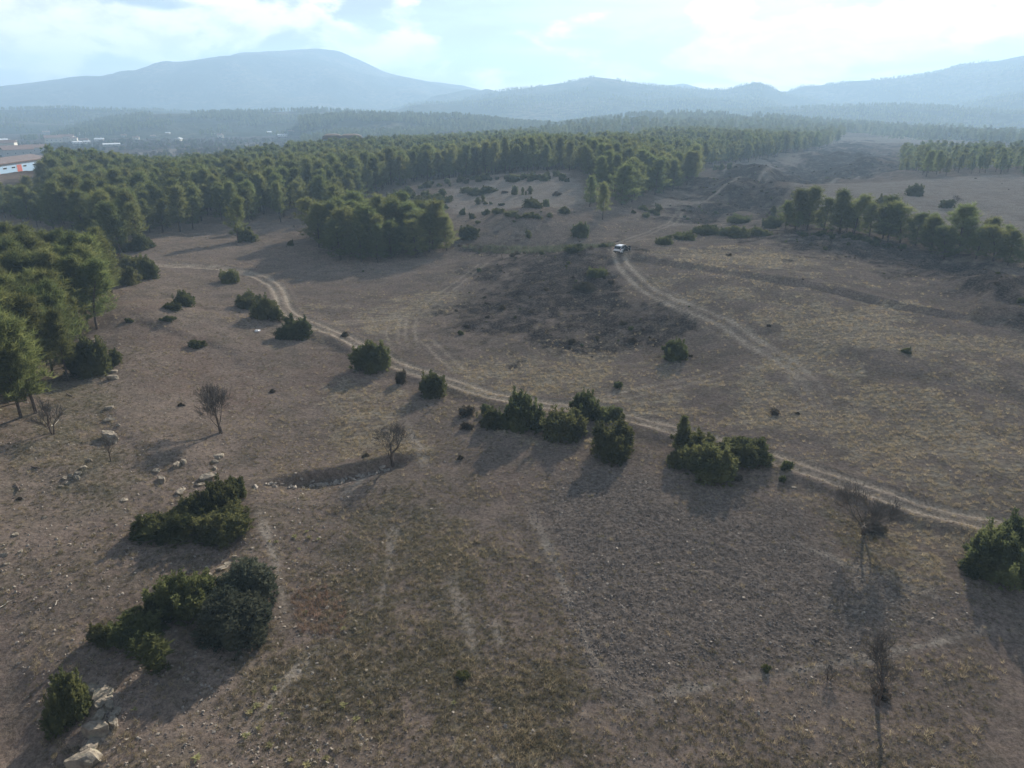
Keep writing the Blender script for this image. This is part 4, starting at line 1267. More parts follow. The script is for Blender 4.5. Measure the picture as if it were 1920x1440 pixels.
# ------------------------------------------------------------------ leafless trees
for k, px, py, hpx, wf, lab in [(0, 416, 812, 82, .95, 'bare grey tree with a fork at its foot above the stone outcrop'), (1, 736, 872, 78, 1.25, 'wide bare tree on the stone-faced bank'), (2, 208, 864, 46, 1.0, 'small crooked bare tree in front of the white boulder'),
                                (4, 97, 812, 58, 1.0, 'bare sapling beside the left pines'), (3, 1618, 1000, 96, 1.05, 'twin-stemmed bare tree under the road at right'), (1, 1645, 1322, 104, .8, 'nearest bare tree at the lower right with a straight shadow'),
                                (2, 903, 482, 26, 1.1, 'left of two small bare trees on the bank beyond the bowl'), (2, 942, 485, 26, 1.1, 'right of two small bare trees on the bank beyond the bowl'), (2, 1788, 390, 22, 1.1, 'small round bare tree in the right-hand field'), (4, 1556, 1275, 26, 1.0, 'thin dry stalk left of the nearest bare tree'),
                                (4, 768, 352, 16, 1.0, 'small bare tree before the plantation wall')]:
    p = W(px, py)
    slant = math.dist(p, (0, 0, EYE)); dep = math.asin((EYE - p[2]) / slant)
    hm = hpx * slant / FPX / math.cos(dep)
    zz = max(v.co.z for v in BARE[k][1].vertices)
    plant('bare_tree', BARE[k], (p[0], p[1], p[2] - .03), hm / zz * wf, hm / zz, px * .7, lab, 'tree')

# ------------------------------------------------------------------ rocks
def rock_mesh(seed, sub=3, flat=.8):
    V, F = ico(sub)
    g = np.random.default_rng(seed)
    V = V * (1 + .28 * fbm(V[:, 0] * 1.3 + seed, V[:, 1] * 1.3 + V[:, 2] * 1.9, 3, seed))[:, None]
    for _ in range(13):                      # split faces, each along a flat plane
        n = unit(1, g)[0]; d = .42 + .34 * g.random()
        s = V @ n
        V = V - np.where(s > d, (s - d) * .96, 0)[:, None] * n
    V = V * (1 + .13 * fbm(V[:, 0] * 6 + seed, V[:, 1] * 6 + V[:, 2] * 7, 3, seed + 3))[:, None] * np.array([1.15, .85, flat])
    return mesh_from('rock', V * .66, F, M_ROCK if sub > 2 else M_STONE, smooth=False)


ROCKS = [rock_mesh(s, 3, f) for s, f in [(1, .9), (2, .85), (3, 1.0), (4, .9), (5, .8)]]
STONES = [rock_mesh(s, 2, f) for s, f in [(11, .8), (12, .6), (13, .9)]]
for k, px, py, wpx, hpx, lab in [
    (1, 177, 1302, 30, 22, 'topmost flat slab of the pale boulders at the bottom left'), (3, 197, 1314, 32, 22, 'second slab below the top slab at the bottom left'), (4, 190, 1326, 26, 14, 'thin slab between the pale boulders at the bottom left'), (0, 205, 1332, 20, 18, 'small block right in the pale boulder line'), (2, 190, 1345, 20, 20, 'knobbly rock above the biggest pale boulder'),
    (0, 212, 1366, 22, 26, 'square block casting a dark shadow right of the biggest pale boulder'), (0, 185, 1386, 36, 44, 'biggest pale boulder in the bottom left line'), (2, 176, 1402, 26, 22, 'dark-faced rock under the biggest pale boulder'), (2, 150, 1446, 40, 48, 'pale boulder cut by the bottom edge of the picture'), (4, 222, 1338, 18, 10, 'flat stone right of the pale boulder line'),
    (0, 209, 826, 40, 34, 'big whitish boulder on the left slope'), (4, 203, 792, 22, 14, 'flat white rock above the big whitish boulder'), (4, 207, 768, 20, 12, 'uppermost flat white rock of the left slope'), (1, 222, 800, 14, 10, 'grey rock beside the big whitish boulder'),
    (2, 164, 866, 11, 11, 'topmost stone of the short stone line at left'), (0, 155, 880, 13, 11, 'second stone of the short stone line at left'), (3, 149, 890, 14, 14, 'grey stone in the middle of the short stone line'), (2, 142, 898, 16, 16, 'dark-shaded stone in the short stone line'), (1, 132, 895, 15, 11, 'whitish stone low in the short stone line'), (4, 121, 900, 14, 9, 'outer whitish stone of the short stone line'), (1, 127, 908, 13, 9, 'reddish stone low in the short stone line'), (4, 116, 914, 10, 7, 'last reddish stone of the short stone line'),
    (0, 330, 878, 22, 20, 'rounded rock in the middle of the left slope'), (2, 344, 868, 16, 16, 'rock touching the rounded one on its right'), (0, 303, 906, 24, 22, 'dark-faced rock left of the rounded rock'), (4, 293, 886, 20, 12, 'pale ledge running up from the dark-faced rock'), (4, 337, 928, 26, 14, 'pale flat rock above the foreground thicket'), (3, 357, 940, 18, 14, 'reddish rock above the foreground thicket'), (2, 405, 868, 12, 12, 'upper of two standing stones by the path'), (0, 404, 880, 12, 12, 'lower of two standing stones by the path'), (4, 385, 902, 34, 20, 'broad sloping ledge above the thicket'), (1, 374, 912, 20, 12, 'dark stone at the foot of the sloping ledge'), (3, 410, 858, 24, 16, 'brown earthy mound under the forked bare tree'),
    (3, 231, 942, 16, 12, 'mossy stone alone on the left slope'), (1, 84, 972, 11, 7, 'pale stone alone far left'), (1, 7, 1044, 16, 12, 'pale stone at the left edge'), (0, 40, 1037, 11, 10, 'white stone near the left edge'), (1, 11, 1060, 12, 9, 'lowest pale stone by the left edge'), (3, 31, 1004, 14, 9, 'grey stone near the left edge'),
    (1, 416, 1070, 26, 14, 'flat rock between the thicket and the feathery bush'), (2, 397, 1084, 15, 12, 'white rock on the shoulder of the dark juniper'), (3, 428, 1060, 16, 9, 'pale stone right of the flat rock'), (0, 440, 1046, 11, 9, 'dark stone below the thicket'), (1, 472, 1030, 11, 8, 'pale stone right of the thicket'), (2, 338, 978, 12, 12, 'pale rock showing inside the thicket'),
    (0, 210, 712, 20, 18, 'dark rock below the spiky juniper by the pines'), (3, 214, 698, 16, 12, 'grey rock above the dark one by the pines'), (4, 180, 642, 26, 14, 'pale rock behind the spiky juniper by the pines'), (4, 1487, 916, 12, 6, 'pale stone on the bank right of the juniper clump'), (4, 1392, 902, 9, 6, 'pale stone in the shade of the juniper clump'), (3, 470, 982, 9, 7, 'stone on the path right of the thicket'),
    (4, 985, 440, 14, 4, 'pale rock streak across the face of the round mound'), (1, 1333, 395, 8, 4, 'pale rock at the end of the sandy gully floor')]:
    p = W(px, py)
    wm = px_size(p, wpx) * (1.08 if py > 1280 else .80); hm = px_size(p, hpx)
    R0 = math.hypot(p[0], p[1])
    o = add('rock', ROCKS[k], None, (p[0] * (1 + .3 * wm / R0), p[1] * (1 + .3 * wm / R0), p[2] - hm * .02), px * .9)
    o.scale = (wm * 1.05, wm * .9, hm * .95)
    tag(o, lab, 'rock')
g = np.random.default_rng(8)
Pb = BANKS[0][0].P
acc = np.concatenate([[0], np.cumsum(np.hypot(*np.diff(Pb, axis=0).T))])
for k in range(46):
    t = acc[-1] * (.01 + .72 * k / 46) + g.normal() * .2
    x = np.interp(t, acc, Pb[:, 0]); y = np.interp(t, acc, Pb[:, 1])
    R0 = math.hypot(x, y); off = -.55 + g.normal() * .28
    x *= 1 + off / R0; y *= 1 + off / R0
    o = add('bank_stone', STONES[k % 3], None, (x, y, float(land(np.array([x]), np.array([y]))[0]) + .06), g.random() * 6.3)
    s = .30 + .38 * g.random() ** 2
    o.scale = (s * 1.3, s, s)
    tag(o, 'grey stone at the foot of the shaded bank under the wide bare tree', 'stone', 'stones along the foot of the bank')

# dead wood and litter
def stick(name, px, py, length, rz, mat, label, cat, bow=.1, rad=.07):
    S = Soup(); t = np.linspace(-.5, .5, 7)
    pts = np.stack([t * length, np.sin(t * 3.1 + .8) * bow * length, .05 + .10 * np.abs(t) + .02 * np.sin(t * 9)], 1)
    S.tube(pts, rad * np.array([.8, 1, 1, .9, .8, .6, .3]), 6)
    S.tube([pts[4], pts[4] + np.array([.18, .16, .12]) * length * .6], [rad * .6, rad * .2], 4)
    S.tube([pts[2], pts[2] + np.array([.10, -.14, .14]) * length * .6], [rad * .5, rad * .2], 4)
    o = add(name, S.mesh(name, mat), None, tuple(W(px, py) + np.array([0, 0, .02])), rz)
    tag(o, label, cat)


stick('dead_branch', 108, 795, 1.5, 1.0, M_DRYWOOD, 'bleached white branch lying beside the bare sapling', 'branch', .3, .06)
stick('fallen_log', 131, 743, 1.4, -.7, M_LOG, 'short dark log lying below the left pines', 'log', .05, .10)
stick('fallen_log', 33, 916, 1.6, -.9, M_LOG, 'grey fallen log near the left edge', 'log', .04, .09)
stick('fallen_log', 67, 878, .9, -.3, M_LOG, 'short thick log left of the short stone line', 'log', .03, .10)
stick('dead_branch', 12, 1135, .8, .9, M_DRYWOOD, 'thin pale twig at the left edge', 'branch', .2, .025)
stick('dead_branch', 108, 1132, .6, 1.5, M_DRYWOOD, 'thin pale twig on the brown slope below the left stones', 'branch', .2, .025)
M_BAG = paint_material('white_plastic', (.82, .83, .84), .5)
V_, F_ = ico(2)
V_ = V_ * (1 + .5 * fbm(V_[:, 0] * 3, V_[:, 1] * 3 + V_[:, 2] * 2, 3, 4))[:, None] * np.array([.42, .26, .20])
p = W(483, 622)
tag(add('plastic_bag', mesh_from('plastic_bag', V_, F_, M_BAG), None, (p[0], p[1], p[2] + .12), .5), 'scrap of white plastic on the slope below the juniper pair', 'litter')

# pale thistle rosettes in the lower left turf
def thistle(seed):
    g = np.random.default_rng(seed); S = Soup()
    n = 16
    a = np.arange(n) * 2.4 + g.normal(size=n) * .3
    for k in range(n):
        el = .25 + .8 * g.random()
        d = np.array([math.cos(a[k]) * math.cos(el), math.sin(a[k]) * math.cos(el), math.sin(el)])
        L = .26 * (.7 + .5 * g.random())
        s = np.cross(d, [0, 0, 1]); s /= np.linalg.norm(s)
        m = d * L * .5 + np.array([0, 0, .03])
        tip = d * L + np.array([0, 0, -.03])
        S.tris(np.array([[[0, 0, .01], m - s * .045, m + s * .045], [m - s * .045, tip, m + s * .045]]))
    st = Soup()
    st.tube([[0, 0, -.02], [.01, 0, .12], [.02, .01, .26]], [.014, .012, .006], 5)
    return st.mesh('thistle_stalk', M_WEED), S.mesh('thistle_leaves', M_WEED)


TH = [thistle(s) for s in (1, 2, 3)]
THP = [(477, 1299), (514, 1293), (482, 1327), (506, 1328), (470, 1338), (528, 1340), (615, 1318), (461, 1383), (486, 1366), (506, 1400), (597, 1408), (611, 1424), (370, 1423), (545, 1427), (668, 1350), (689, 1353), (692, 1320), (645, 1325), (851, 1319), (645, 1180), (560, 1030), (575, 998), (580, 1010), (253, 1331), (575, 1437), (505, 1016), (518, 1018), (552, 1008), (598, 1012), (573, 1150)]
for k, (px, py) in enumerate(THP):
    s = .75 + .6 * (k * 7 % 5) / 4
    plant('thistle_plant', TH[k % 3], tuple(W(px, py)), s, s, k * 1.3, 'pale yellow thistle rosette scattered in the lower left turf', 'plant', 'pale rosettes in the turf', ('stalk', 'leaves'))

# ------------------------------------------------------------------ the white car
M_WHITE = paint_material('white_car_paint', (.80, .82, .85), .25, 0, .6)
M_BLACK = paint_material('black_trim', (.018, .019, .022), .45)
M_GLASS = paint_material('dark_car_glass', (.015, .02, .028), .08)
M_TYRE = rough_material('tyre_rubber', (.018, .018, .018), (.035, .034, .033), 8, .005)
M_RIM = paint_material('wheel_alloy', (.42, .43, .45), .3, .8)
M_LAMP = paint_material('red_lamp', (.35, .015, .015), .2)
M_SEAT = paint_material('car_seat_cloth', (.022, .022, .024), .9)


def build_car():
    p = W(1166, 473)
    root = empty('parked_car', (p[0], p[1], p[2] + .02), -R(38))
    root.scale = (.92, .92, .92)          # the nose (+y) points away and to the right
    tag(root, 'white estate car with both right-hand doors standing open on the dirt track', 'car')
    L, Wd = 2.15, .89
    low = [(-L, .42), (-L + .02, .78), (-L + .07, .98), (-1.0, 1.0), (.75, .98), (1.75, .88), (L, .72), (L, .40), (1.9, .30), (-1.9, .30)]
    # lower shell: full width sills at left, cut back at the right where the doors stand open
    prism_piece('body', low, 'x', -Wd, Wd - .10, M_WHITE, root, .04)
    rear = [(-L, .42), (-L + .02, .78), (-L + .07, .98), (-.92, 1.0), (-1.0, .62), (-1.1, .32), (-1.9, .30)]
    prism_piece('rear_wing', rear, 'x', Wd - .10, Wd, M_WHITE, root, .03)
    front = [(.95, .97), (1.75, .88), (L, .72), (L, .40), (1.9, .30), (.95, .32)]
    prism_piece('front_wing', front, 'x', Wd - .10, Wd, M_WHITE, root, .03)
    piece('door_opening', [bx(Wd - .098, Wd - .085, -.90, .93, .36, .96)], M_SEAT, root)
    cab = [(-L + .12, .98), (-1.72, 1.50), (-1.45, 1.60), (-.2, 1.64), (.35, 1.56), (1.05, .99)]
    V, F, T = prism(cab, 'x', -Wd + .10, Wd - .10)
    V[:, 0] = np.where(V[:, 2] > 1.4, V[:, 0] * .86, V[:, 0])
    gl = add('window_band', mesh_from('window_band', V, [np.array(F), np.array(T)], M_GLASS), root)
    roof = [(-1.74, 1.49), (-1.46, 1.615), (-.2, 1.66), (.36, 1.57), (.30, 1.52), (-.2, 1.60), (-1.42, 1.55)]
    prism_piece('roof', roof, 'x', -Wd + .19, Wd - .19, M_WHITE, root, .02)
    for s in (-1, 1):
        piece('roof_rail', [bx(s * .62 - .02, s * .62 + .02, -1.4, .1, 1.665, 1.70)], M_BLACK, root)
        for y0, y1 in ((-L + .10, -1.66), (-.52, -.36), (.42, 1.02)):
            V = np.array([(s * (Wd - .09), y0, .98), (s * (Wd - .09), y0 + .16, .98), (s * (Wd - .215), y1 + .10, 1.53), (s * (Wd - .215), y1 - .04, 1.53)]) if y0 < .3 else np.array([(s * (Wd - .09), 1.02, .99), (s * (Wd - .09), .90, .99), (s * (Wd - .215), .26, 1.55), (s * (Wd - .215), .38, 1.55)])
            V = np.concatenate([V, V + np.array([s * .02, 0, .004])])
            add('pillar', mesh_from('pillar', V, np.array([(0, 1, 2, 3), (4, 7, 6, 5), (0, 4, 5, 1), (1, 5, 6, 2), (2, 6, 7, 3), (3, 7, 4, 0)]), M_WHITE), root)
        o = piece('tail_lamp', [bx(s * .80 - .09, s * .80 + .09, -L - .02, -L + .12, .80, 1.02)], M_LAMP, root, None, .02)
        piece('headlight', [bx(s * .68 - .16, s * .68 + .16, L - .12, L + .015, .62, .76)], M_RIM, root, None, .02)
        piece('wing_mirror', [bx(s * 1.00 - .10, s * 1.00 + .10, .74, .84, 1.02, 1.15)], M_WHITE if s < 0 else M_BLACK, root, None, .03)
        for y in (-1.32, 1.30):
            th = np.linspace(0, 2 * np.pi, 20, endpoint=False)
            S = Soup()
            cx = s * (Wd - .10)
            wv = []
            for (xx, rr) in ((-.11, .22), (-.115, .30), (-.09, .335), (.09, .335), (.115, .30), (.11, .22)):
                wv.append(np.stack([np.full(20, cx + xx), y + rr * np.cos(th), .335 + rr * np.sin(th)], 1))
            Vw = np.concatenate(wv); i = np.arange(120).reshape(6, 20); j = np.roll(i, -1, 1)
            wh = add('wheel', mesh_from('wheel', Vw, np.stack([i[:-1], j[:-1], j[1:], i[1:]], -1).reshape(-1, 4), M_TYRE, smooth=True), root)
            rv = np.concatenate([np.stack([np.full(20, cx + s * .10), y + .22 * np.cos(th), .335 + .22 * np.sin(th)], 1), [[cx + s * .06, y, .335]]])
            add('rim', mesh_from('rim', rv, np.array([(a, (a + 1) % 20, 20) for a in range(20)]), M_RIM), wh)
    piece('bumper', [bx(-.84, .84, -L - .06, -L + .10, .34, .56)], M_BLACK, root, None, .04)
    piece('tailgate_window', [bx(-.62, .62, -L + .085, -L + .11, 1.04, 1.06)], M_BLACK, root)
    piece('number_plate', [bx(-.26, .26, -L - .01, -L + .02, .68, .79)], M_WHITE, root, 'pale rear number plate')
    piece('seat', [bx(-.62, .62, -.78, -.30, .55, 1.12)], M_SEAT, root, None, .05)
    for x0 in (-.62, .08):
        piece('seat', [bx(x0, x0 + .52, .28, .52, .55, 1.15)], M_SEAT, root, None, .05)
    # two doors swung open on the right side: inner faces dark
    for hy, ang, ln in ((.93, 68, .95), (-.02, 66, .86)):
        a = R(ang)
        hinge = empty('door', (Wd - .02, hy, 0))
        hinge.parent = root
        hinge.rotation_euler = (0, 0, a)
        hinge['label'] = 'right-hand door standing open with its dark lining showing'
        piece('door_skin', [bx(.0, .045, -ln, 0, .38, .97)], M_WHITE, hinge, None, .015)
        piece('door_lining', [bx(-.05, -.003, -ln + .03, -.03, .42, .95)], M_BLACK, hinge)
        piece('door_window', [bx(.0, .02, -ln + .08, -.12, .975, 1.40)], M_GLASS, hinge)


build_car()

# ------------------------------------------------------------------ the village
M_BLUE = paint_material('pale_blue_wall', (.27, .43, .60), .6)
M_CREAM = rough_material('cream_render', (.52, .48, .40), (.66, .62, .54), 1.2, .01)
M_GREYW = rough_material('grey_render', (.36, .34, .32), (.48, .46, .43), 1.2, .01)
M_RED = paint_material('red_door_paint', (.42, .07, .045), .5)
M_TILE = rough_material('clay_roof', (.15, .095, .08), (.25, .16, .13), 1.6, .04)
M_TIN = paint_material('white_sheet_roof', (.78, .79, .80), .4)
M_PINK = rough_material('faded_red_roof', (.15, .125, .125), (.20, .165, .165), .9, .03)
M_PANE = paint_material('dark_pane', (.03, .04, .05), .15)
M_FRAME = paint_material('white_frame', (.70, .70, .70), .5)


def build_shed():
    p0 = W(94, 318); pl = W(0, 327)
    # long wall runs from the right corner to beyond the left edge
    d = np.array([pl[0] - p0[0], pl[1] - p0[1]]); d /= np.linalg.norm(d)
    Ln = 46.0
    z0 = min(p0[2], float(land(np.array([p0[0] + d[0] * 30]), np.array([p0[1] + d[1] * 30]))[0])) - .3
    root = empty('warehouse', (p0[0], p0[1], z0), math.atan2(d[1], d[0]))
    sd = 1.0 if (-d[1] * p0[0] + d[0] * p0[1]) > 0 else -1.0               # the side away from the camera
    tag(root, 'long pale blue warehouse with red doors and a faded red roof at the left edge', 'warehouse')
    Dp, H, Y = 15.0, 5.6, sd

    def b(x0, x1, y0, y1, a, c):
        ya, yb = sorted((y0 * Y, y1 * Y)); return bx(x0, x1, ya, yb, a, c)
    piece('wall', [b(.45, Ln, 0, Dp, 0, 4.55)], M_BLUE, root)
    piece('wall_band', [b(.45, Ln, -.02, Dp + .02, 4.553, H)], M_FRAME, root, 'white band above the blue wall')
    piece('gable_post', [b(0, .447, -.25, .35, 0, H + .2)], M_CREAM, root, 'cream pier at the near corner')
    piece('gable_wall', [b(.10, .447, .353, Dp, 0, H)], M_CREAM, root)
    prof = np.array([(-.9, H), (Dp / 2, H + 1.5), (Dp + .9, H), (Dp + .9, H + .22), (Dp / 2, H + 1.75), (-.9, H + .22)]); prof[:, 0] *= Y
    prism_piece('roof', prof, 'x', -.6, Ln + .6, M_PINK, root)
    piece('gutter', [b(-.6, Ln + .6, -1.02, -.903, H - .05, H + .16)], M_TILE, root)
    for x in (5.6, 22.0, 38.5):
        dr = piece('door', [b(x, x + 3.6, -.06, -.003, .02, 4.4)], M_RED, root)
        piece('frame', [b(x - .15, x - .003, -.08, -.003, .02, 4.5), b(x + 3.603, x + 3.75, -.08, -.003, .02, 4.5)], M_FRAME, dr)
    for x in (1.4, 10.6, 18.2, 26.8, 33.0):
        wn = piece('window', [b(x, x + 2.6, -.05, -.003, 3.2, 4.0)], M_FRAME, root)
        piece('pane', [b(x + .08, x + 2.52, -.07, -.052, 3.28, 3.92)], M_PANE, wn)
    piece('plinth', [b(-1.5, Ln + 2, -2.4, -.085, -.6, .02)], M_CREAM, root, 'pale concrete apron before the wall')


build_shed()


HOUSES = []


def house(px, py, wpx, hpx, wall, roof, lab, cat='house', rz=None, pitch=.35, depth=.8, flat=False, grp=None):
    p = W(px, py)
    s = math.dist(p, (0, 0, EYE)) / FPX
    w_, h_ = max(wpx * s, 4.0), max(hpx * s, 2.6)
    HOUSES.append((math.atan2(p[0], p[1]), math.hypot(p[0], p[1]), w_))
    d_ = max(w_ * depth, 4)
    a = -math.atan2(p[0], p[1]) + (rz if rz is not None else ((px * 13) % 50 - 25) * .012)
    root = empty('village_house' if cat == 'house' else 'farm_building', (p[0], p[1], p[2] - .3), a)
    tag(root, lab, cat, grp)
    rh = 0 if flat else min(w_, d_) * .5 * pitch
    e = max(h_ - rh, 2.2)
    piece('wall', [bx(-w_ / 2, w_ / 2, 0, d_, 0, e)], wall, root)
    if flat:
        piece('roof', [bx(-w_ / 2 - .3, w_ / 2 + .3, -.3, d_ + .3, e + .003, e + .35)], roof, root)
    else:
        prof = [(-.5, e + .01), (d_ / 2, e + rh), (d_ + .5, e + .01), (d_ + .5, e + .2), (d_ / 2, e + rh + .25), (-.5, e + .2)]
        rf = prism_piece('roof', prof, 'x', -w_ / 2 - .4, w_ / 2 + .4, roof, root)
        if w_ > 7:
            piece('chimney', [bx(w_ * .2, w_ * .2 + .7, d_ * .5, d_ * .5 + .7, e + rh * .8, e + rh + 1.2)], wall, rf)
    n = int(max(1, min(4, w_ // 3)))
    for k in range(n):
        x = -w_ / 2 + w_ * (k + .5) / n
        wn = piece('window', [bx(x - .55, x + .55, -.05, -.003, e * .45, e * .45 + 1.2)], M_FRAME, root)
        piece('pane', [bx(x - .45, x + .45, -.07, -.053, e * .45 + .1, e * .45 + 1.1)], M_PANE, wn)


for a in [(12, 283, 24, 15, M_CREAM, M_TILE, 'cream house behind the warehouse roof at the left edge'), (27, 277, 10, 10, M_CREAM, M_CREAM, 'narrow cream block right behind the cream house', 'house', 0, .1, .8, True), (38, 294, 40, 16, M_GREYW, M_TILE, 'grey house with a wide brown roof above the warehouse'), (72, 288, 30, 13, M_GREYW, M_TILE, 'low grey house right of the wide brown roof'),
          (156, 257, 10, 6, M_TIN, M_TIN, 'bright white domed greenhouse in the village', 'greenhouse', .2, .9, 1.4), (102, 268, 24, 11, M_CREAM, M_TILE, 'brick red roofed house left of the white greenhouse'), (124, 265, 20, 10, M_GREYW, M_TILE, 'brown roofed house in the middle of the village'), (139, 266, 9, 7, M_CREAM, M_TILE, 'small cream house left below the white greenhouse'), (147, 270, 13, 4, M_TIN, M_TIN, 'low white shed below the cream house', 'shed', .3, .2, .7), (164, 270, 9, 5, M_CREAM, M_TIN, 'small white roofed house right of the low white shed'),
          (210, 274, 24, 4, M_GREYW, M_TIN, 'long low shed with a shining white roof', 'shed', .05, .25, .5), (185, 264, 12, 4, M_GREYW, M_TIN, 'grey shed above the long white roofed one', 'shed'), (57, 242, 12, 5, M_CREAM, M_TIN, 'pale house high on the village slope'), (10, 246, 8, 5, M_CREAM, M_TILE, 'small pale house at the far left of the village'), (29, 244, 8, 5, M_GREYW, M_TIN, 'small grey house left of the pale house on the slope'), (198, 251, 9, 7, M_CREAM, M_CREAM, 'pale upright house on the wooded ridge foot', 'house', .4, .3, 1.0), (175, 252, 5, 4, M_CREAM, M_TIN, 'tiny white hut left of the upright house', 'hut'),
          (303, 248, 9, 6, M_CREAM, M_TIN, 'white gabled house on the ridge side', 'house', 1.1), (318, 252, 10, 4, M_GREYW, M_TIN, 'low pale shed right of the gabled house', 'shed'), (341, 264, 10, 5, M_CREAM, M_TIN, 'white gable end peeping over the plantation', 'house', 1.2), (409, 251, 6, 7, M_TIN, M_TIN, 'slim white hut beyond the plantation', 'hut'), (413, 258, 9, 6, M_CREAM, M_TILE, 'small cream house below the slim white hut'), (400, 255, 5, 4, M_CREAM, M_TIN, 'tiny pale hut left of the slim white hut', 'hut'),
          (506, 252, 10, 5, M_GREYW, M_TIN, 'grey house with a pale roof left in the far hamlet'), (530, 256, 15, 4, M_TIN, M_TIN, 'bright white roofed shed in the far hamlet', 'shed', .05, .2, .6), (546, 251, 12, 6, M_CREAM, M_TILE, 'pinkish house behind the bright white shed'), (520, 248, 9, 5, M_CREAM, M_TILE, 'small clay roofed house in the far hamlet'), (575, 249, 12, 5, M_GREYW, M_TIN, 'pale roofed house just left of the tall forest clump', 'house', .5), (598, 247, 6, 5, M_CREAM, M_TIN, 'small white house above the barn roofs'), (634, 246, 5, 4, M_CREAM, M_TIN, 'tiny white house above the right barn'), (695, 253, 5, 5, M_TIN, M_TIN, 'white hut right of the two barns', 'hut'), (720, 268, 7, 5, M_CREAM, M_TIN, 'white hut low behind the plantation edge', 'hut'),
          (88, 252, 9, 5, M_GREYW, M_TILE, 'grey house half way up the village slope'), (233, 258, 8, 5, M_GREYW, M_TILE, 'small brown roofed house right of the upright house'), (255, 262, 9, 5, M_CREAM, M_TILE, 'clay roofed house among bare orchard trees'), (288, 258, 8, 4, M_GREYW, M_TILE, 'low brown house below the ridge')]:
    house(*a)


g = np.random.default_rng(31)
for k in range(26):
    px = float(g.uniform(-20, 660)); py = float(g.uniform(243, 262) + (px < 230) * g.uniform(0, 26))
    if any(abs(math.tan(a_) * FPX + CX - px) < 8 for a_, r_, w_ in HOUSES):
        continue
    house(px, py, float(g.uniform(6, 13)), float(g.uniform(4.5, 7)), (M_CREAM, M_GREYW)[k % 2], (M_TILE, M_TILE, M_TIN)[k % 3], 'small far village house half hidden among bare trees', 'house', float(g.uniform(-.5, .5)), .4, .8, False, 'small houses scattered through the village')


def barn(px, py, wm, dm, lab):
    d_ = 470.0
    a = math.atan((px - CX) / FPX)
    x, y = d_ * math.sin(a), d_ * math.cos(a)
    top = EYE - d_ * math.tan(PITCH - math.atan((CY - py) / FPX))
    g_ = float(land(np.array([x]), np.array([y]))[0])
    root = empty('barn', (x, y, g_ - .4), -a)
    tag(root, lab, 'barn')
    H = top - g_ + .4
    e = H - 3.0
    piece('wall', [bx(-wm / 2, wm / 2, 0, dm, 0, e)], M_BLUE, root)
    # a low curved roof hipped on all four sides
    rings = []
    for u in np.linspace(0, 1, 7):
        k = math.cos(u * math.pi / 2) ** .75
        hx, hy = max((wm / 2 + .6) * k, wm * .10), max((dm / 2 + .6) * k, .2)
        zz = e + .02 + 3.0 * math.sin(u * math.pi / 2)
        rings.append([(-hx, dm / 2 - hy, zz), (hx, dm / 2 - hy, zz), (hx, dm / 2 + hy, zz), (-hx, dm / 2 + hy, zz)])
    Vr = np.array(rings).reshape(-1, 3)
    Fr = [(4 * i + j, 4 * i + (j + 1) % 4, 4 * i + 4 + (j + 1) % 4, 4 * i + 4 + j) for i in range(6) for j in range(4)] + [(24, 25, 26, 27), (3, 2, 1, 0)]
    add('roof', mesh_from('roof', Vr, np.array(Fr), M_LOG), root)
    for x0 in np.arange(-wm / 2 + 1, wm / 2 - 1, 3.0):
        wn = piece('window', [bx(x0, x0 + 1.4, -.06, -.003, e - 1.6, e - .6)], M_FRAME, root)
        piece('pane', [bx(x0 + .1, x0 + 1.3, -.08, -.063, e - 1.5, e - .7)], M_PANE, wn)


barn(674, 250.5, 13, 16, 'right of two barns with a dark rounded roof over a pale blue wall')
barn(641, 250, 11, 16, 'left of two dark roofed barns, half hidden by pines')

# a white van and a dark car parked at the end of the warehouse
for px, py, mat, ln, ht, lab, nm in [(113, 317, M_WHITE, 4.4, 1.9, 'white van parked right of the warehouse', 'parked_van'), (103, 317, M_BLACK, 4.0, 1.45, 'dark car parked between the van and the warehouse', 'parked_car')]:
    p = W(px, py)
    root = empty(nm, (p[0], p[1], p[2]), .35)
    tag(root, lab, 'van' if 'van' in nm else 'car')
    prism_piece('body', [(-ln / 2, .3), (-ln / 2, ht * .55), (-ln / 2 + .15, ht), (ln * .18, ht), (ln * .30, ht * .58), (ln / 2, ht * .48), (ln / 2, .3)], 'x', -.85, .85, mat, root, .05) if False else prism_piece('body', [(-.85, .3), (-.85, ht * .6), (-.70, ht), (.70, ht), (.85, ht * .6), (.85, .3)], 'x', -ln / 2, ln * .28, mat, root, .06)
    piece('bonnet', [bx(ln * .283, ln / 2, -.8, .8, .3, ht * .55)], mat, root, None, .08)
    piece('windscreen', [bx(ln * .284, ln * .30, -.62, .62, ht * .56, ht * .92)], M_GLASS, root)
    for x in (-ln * .3, ln * .3):
        for y in (-.82, .82):
            S = Soup(); S.tube([[x, y - .1, .32], [x, y + .1, .32]], [.32, .32], 12)
            add('wheel', S.mesh('wheel', M_TYRE), root)

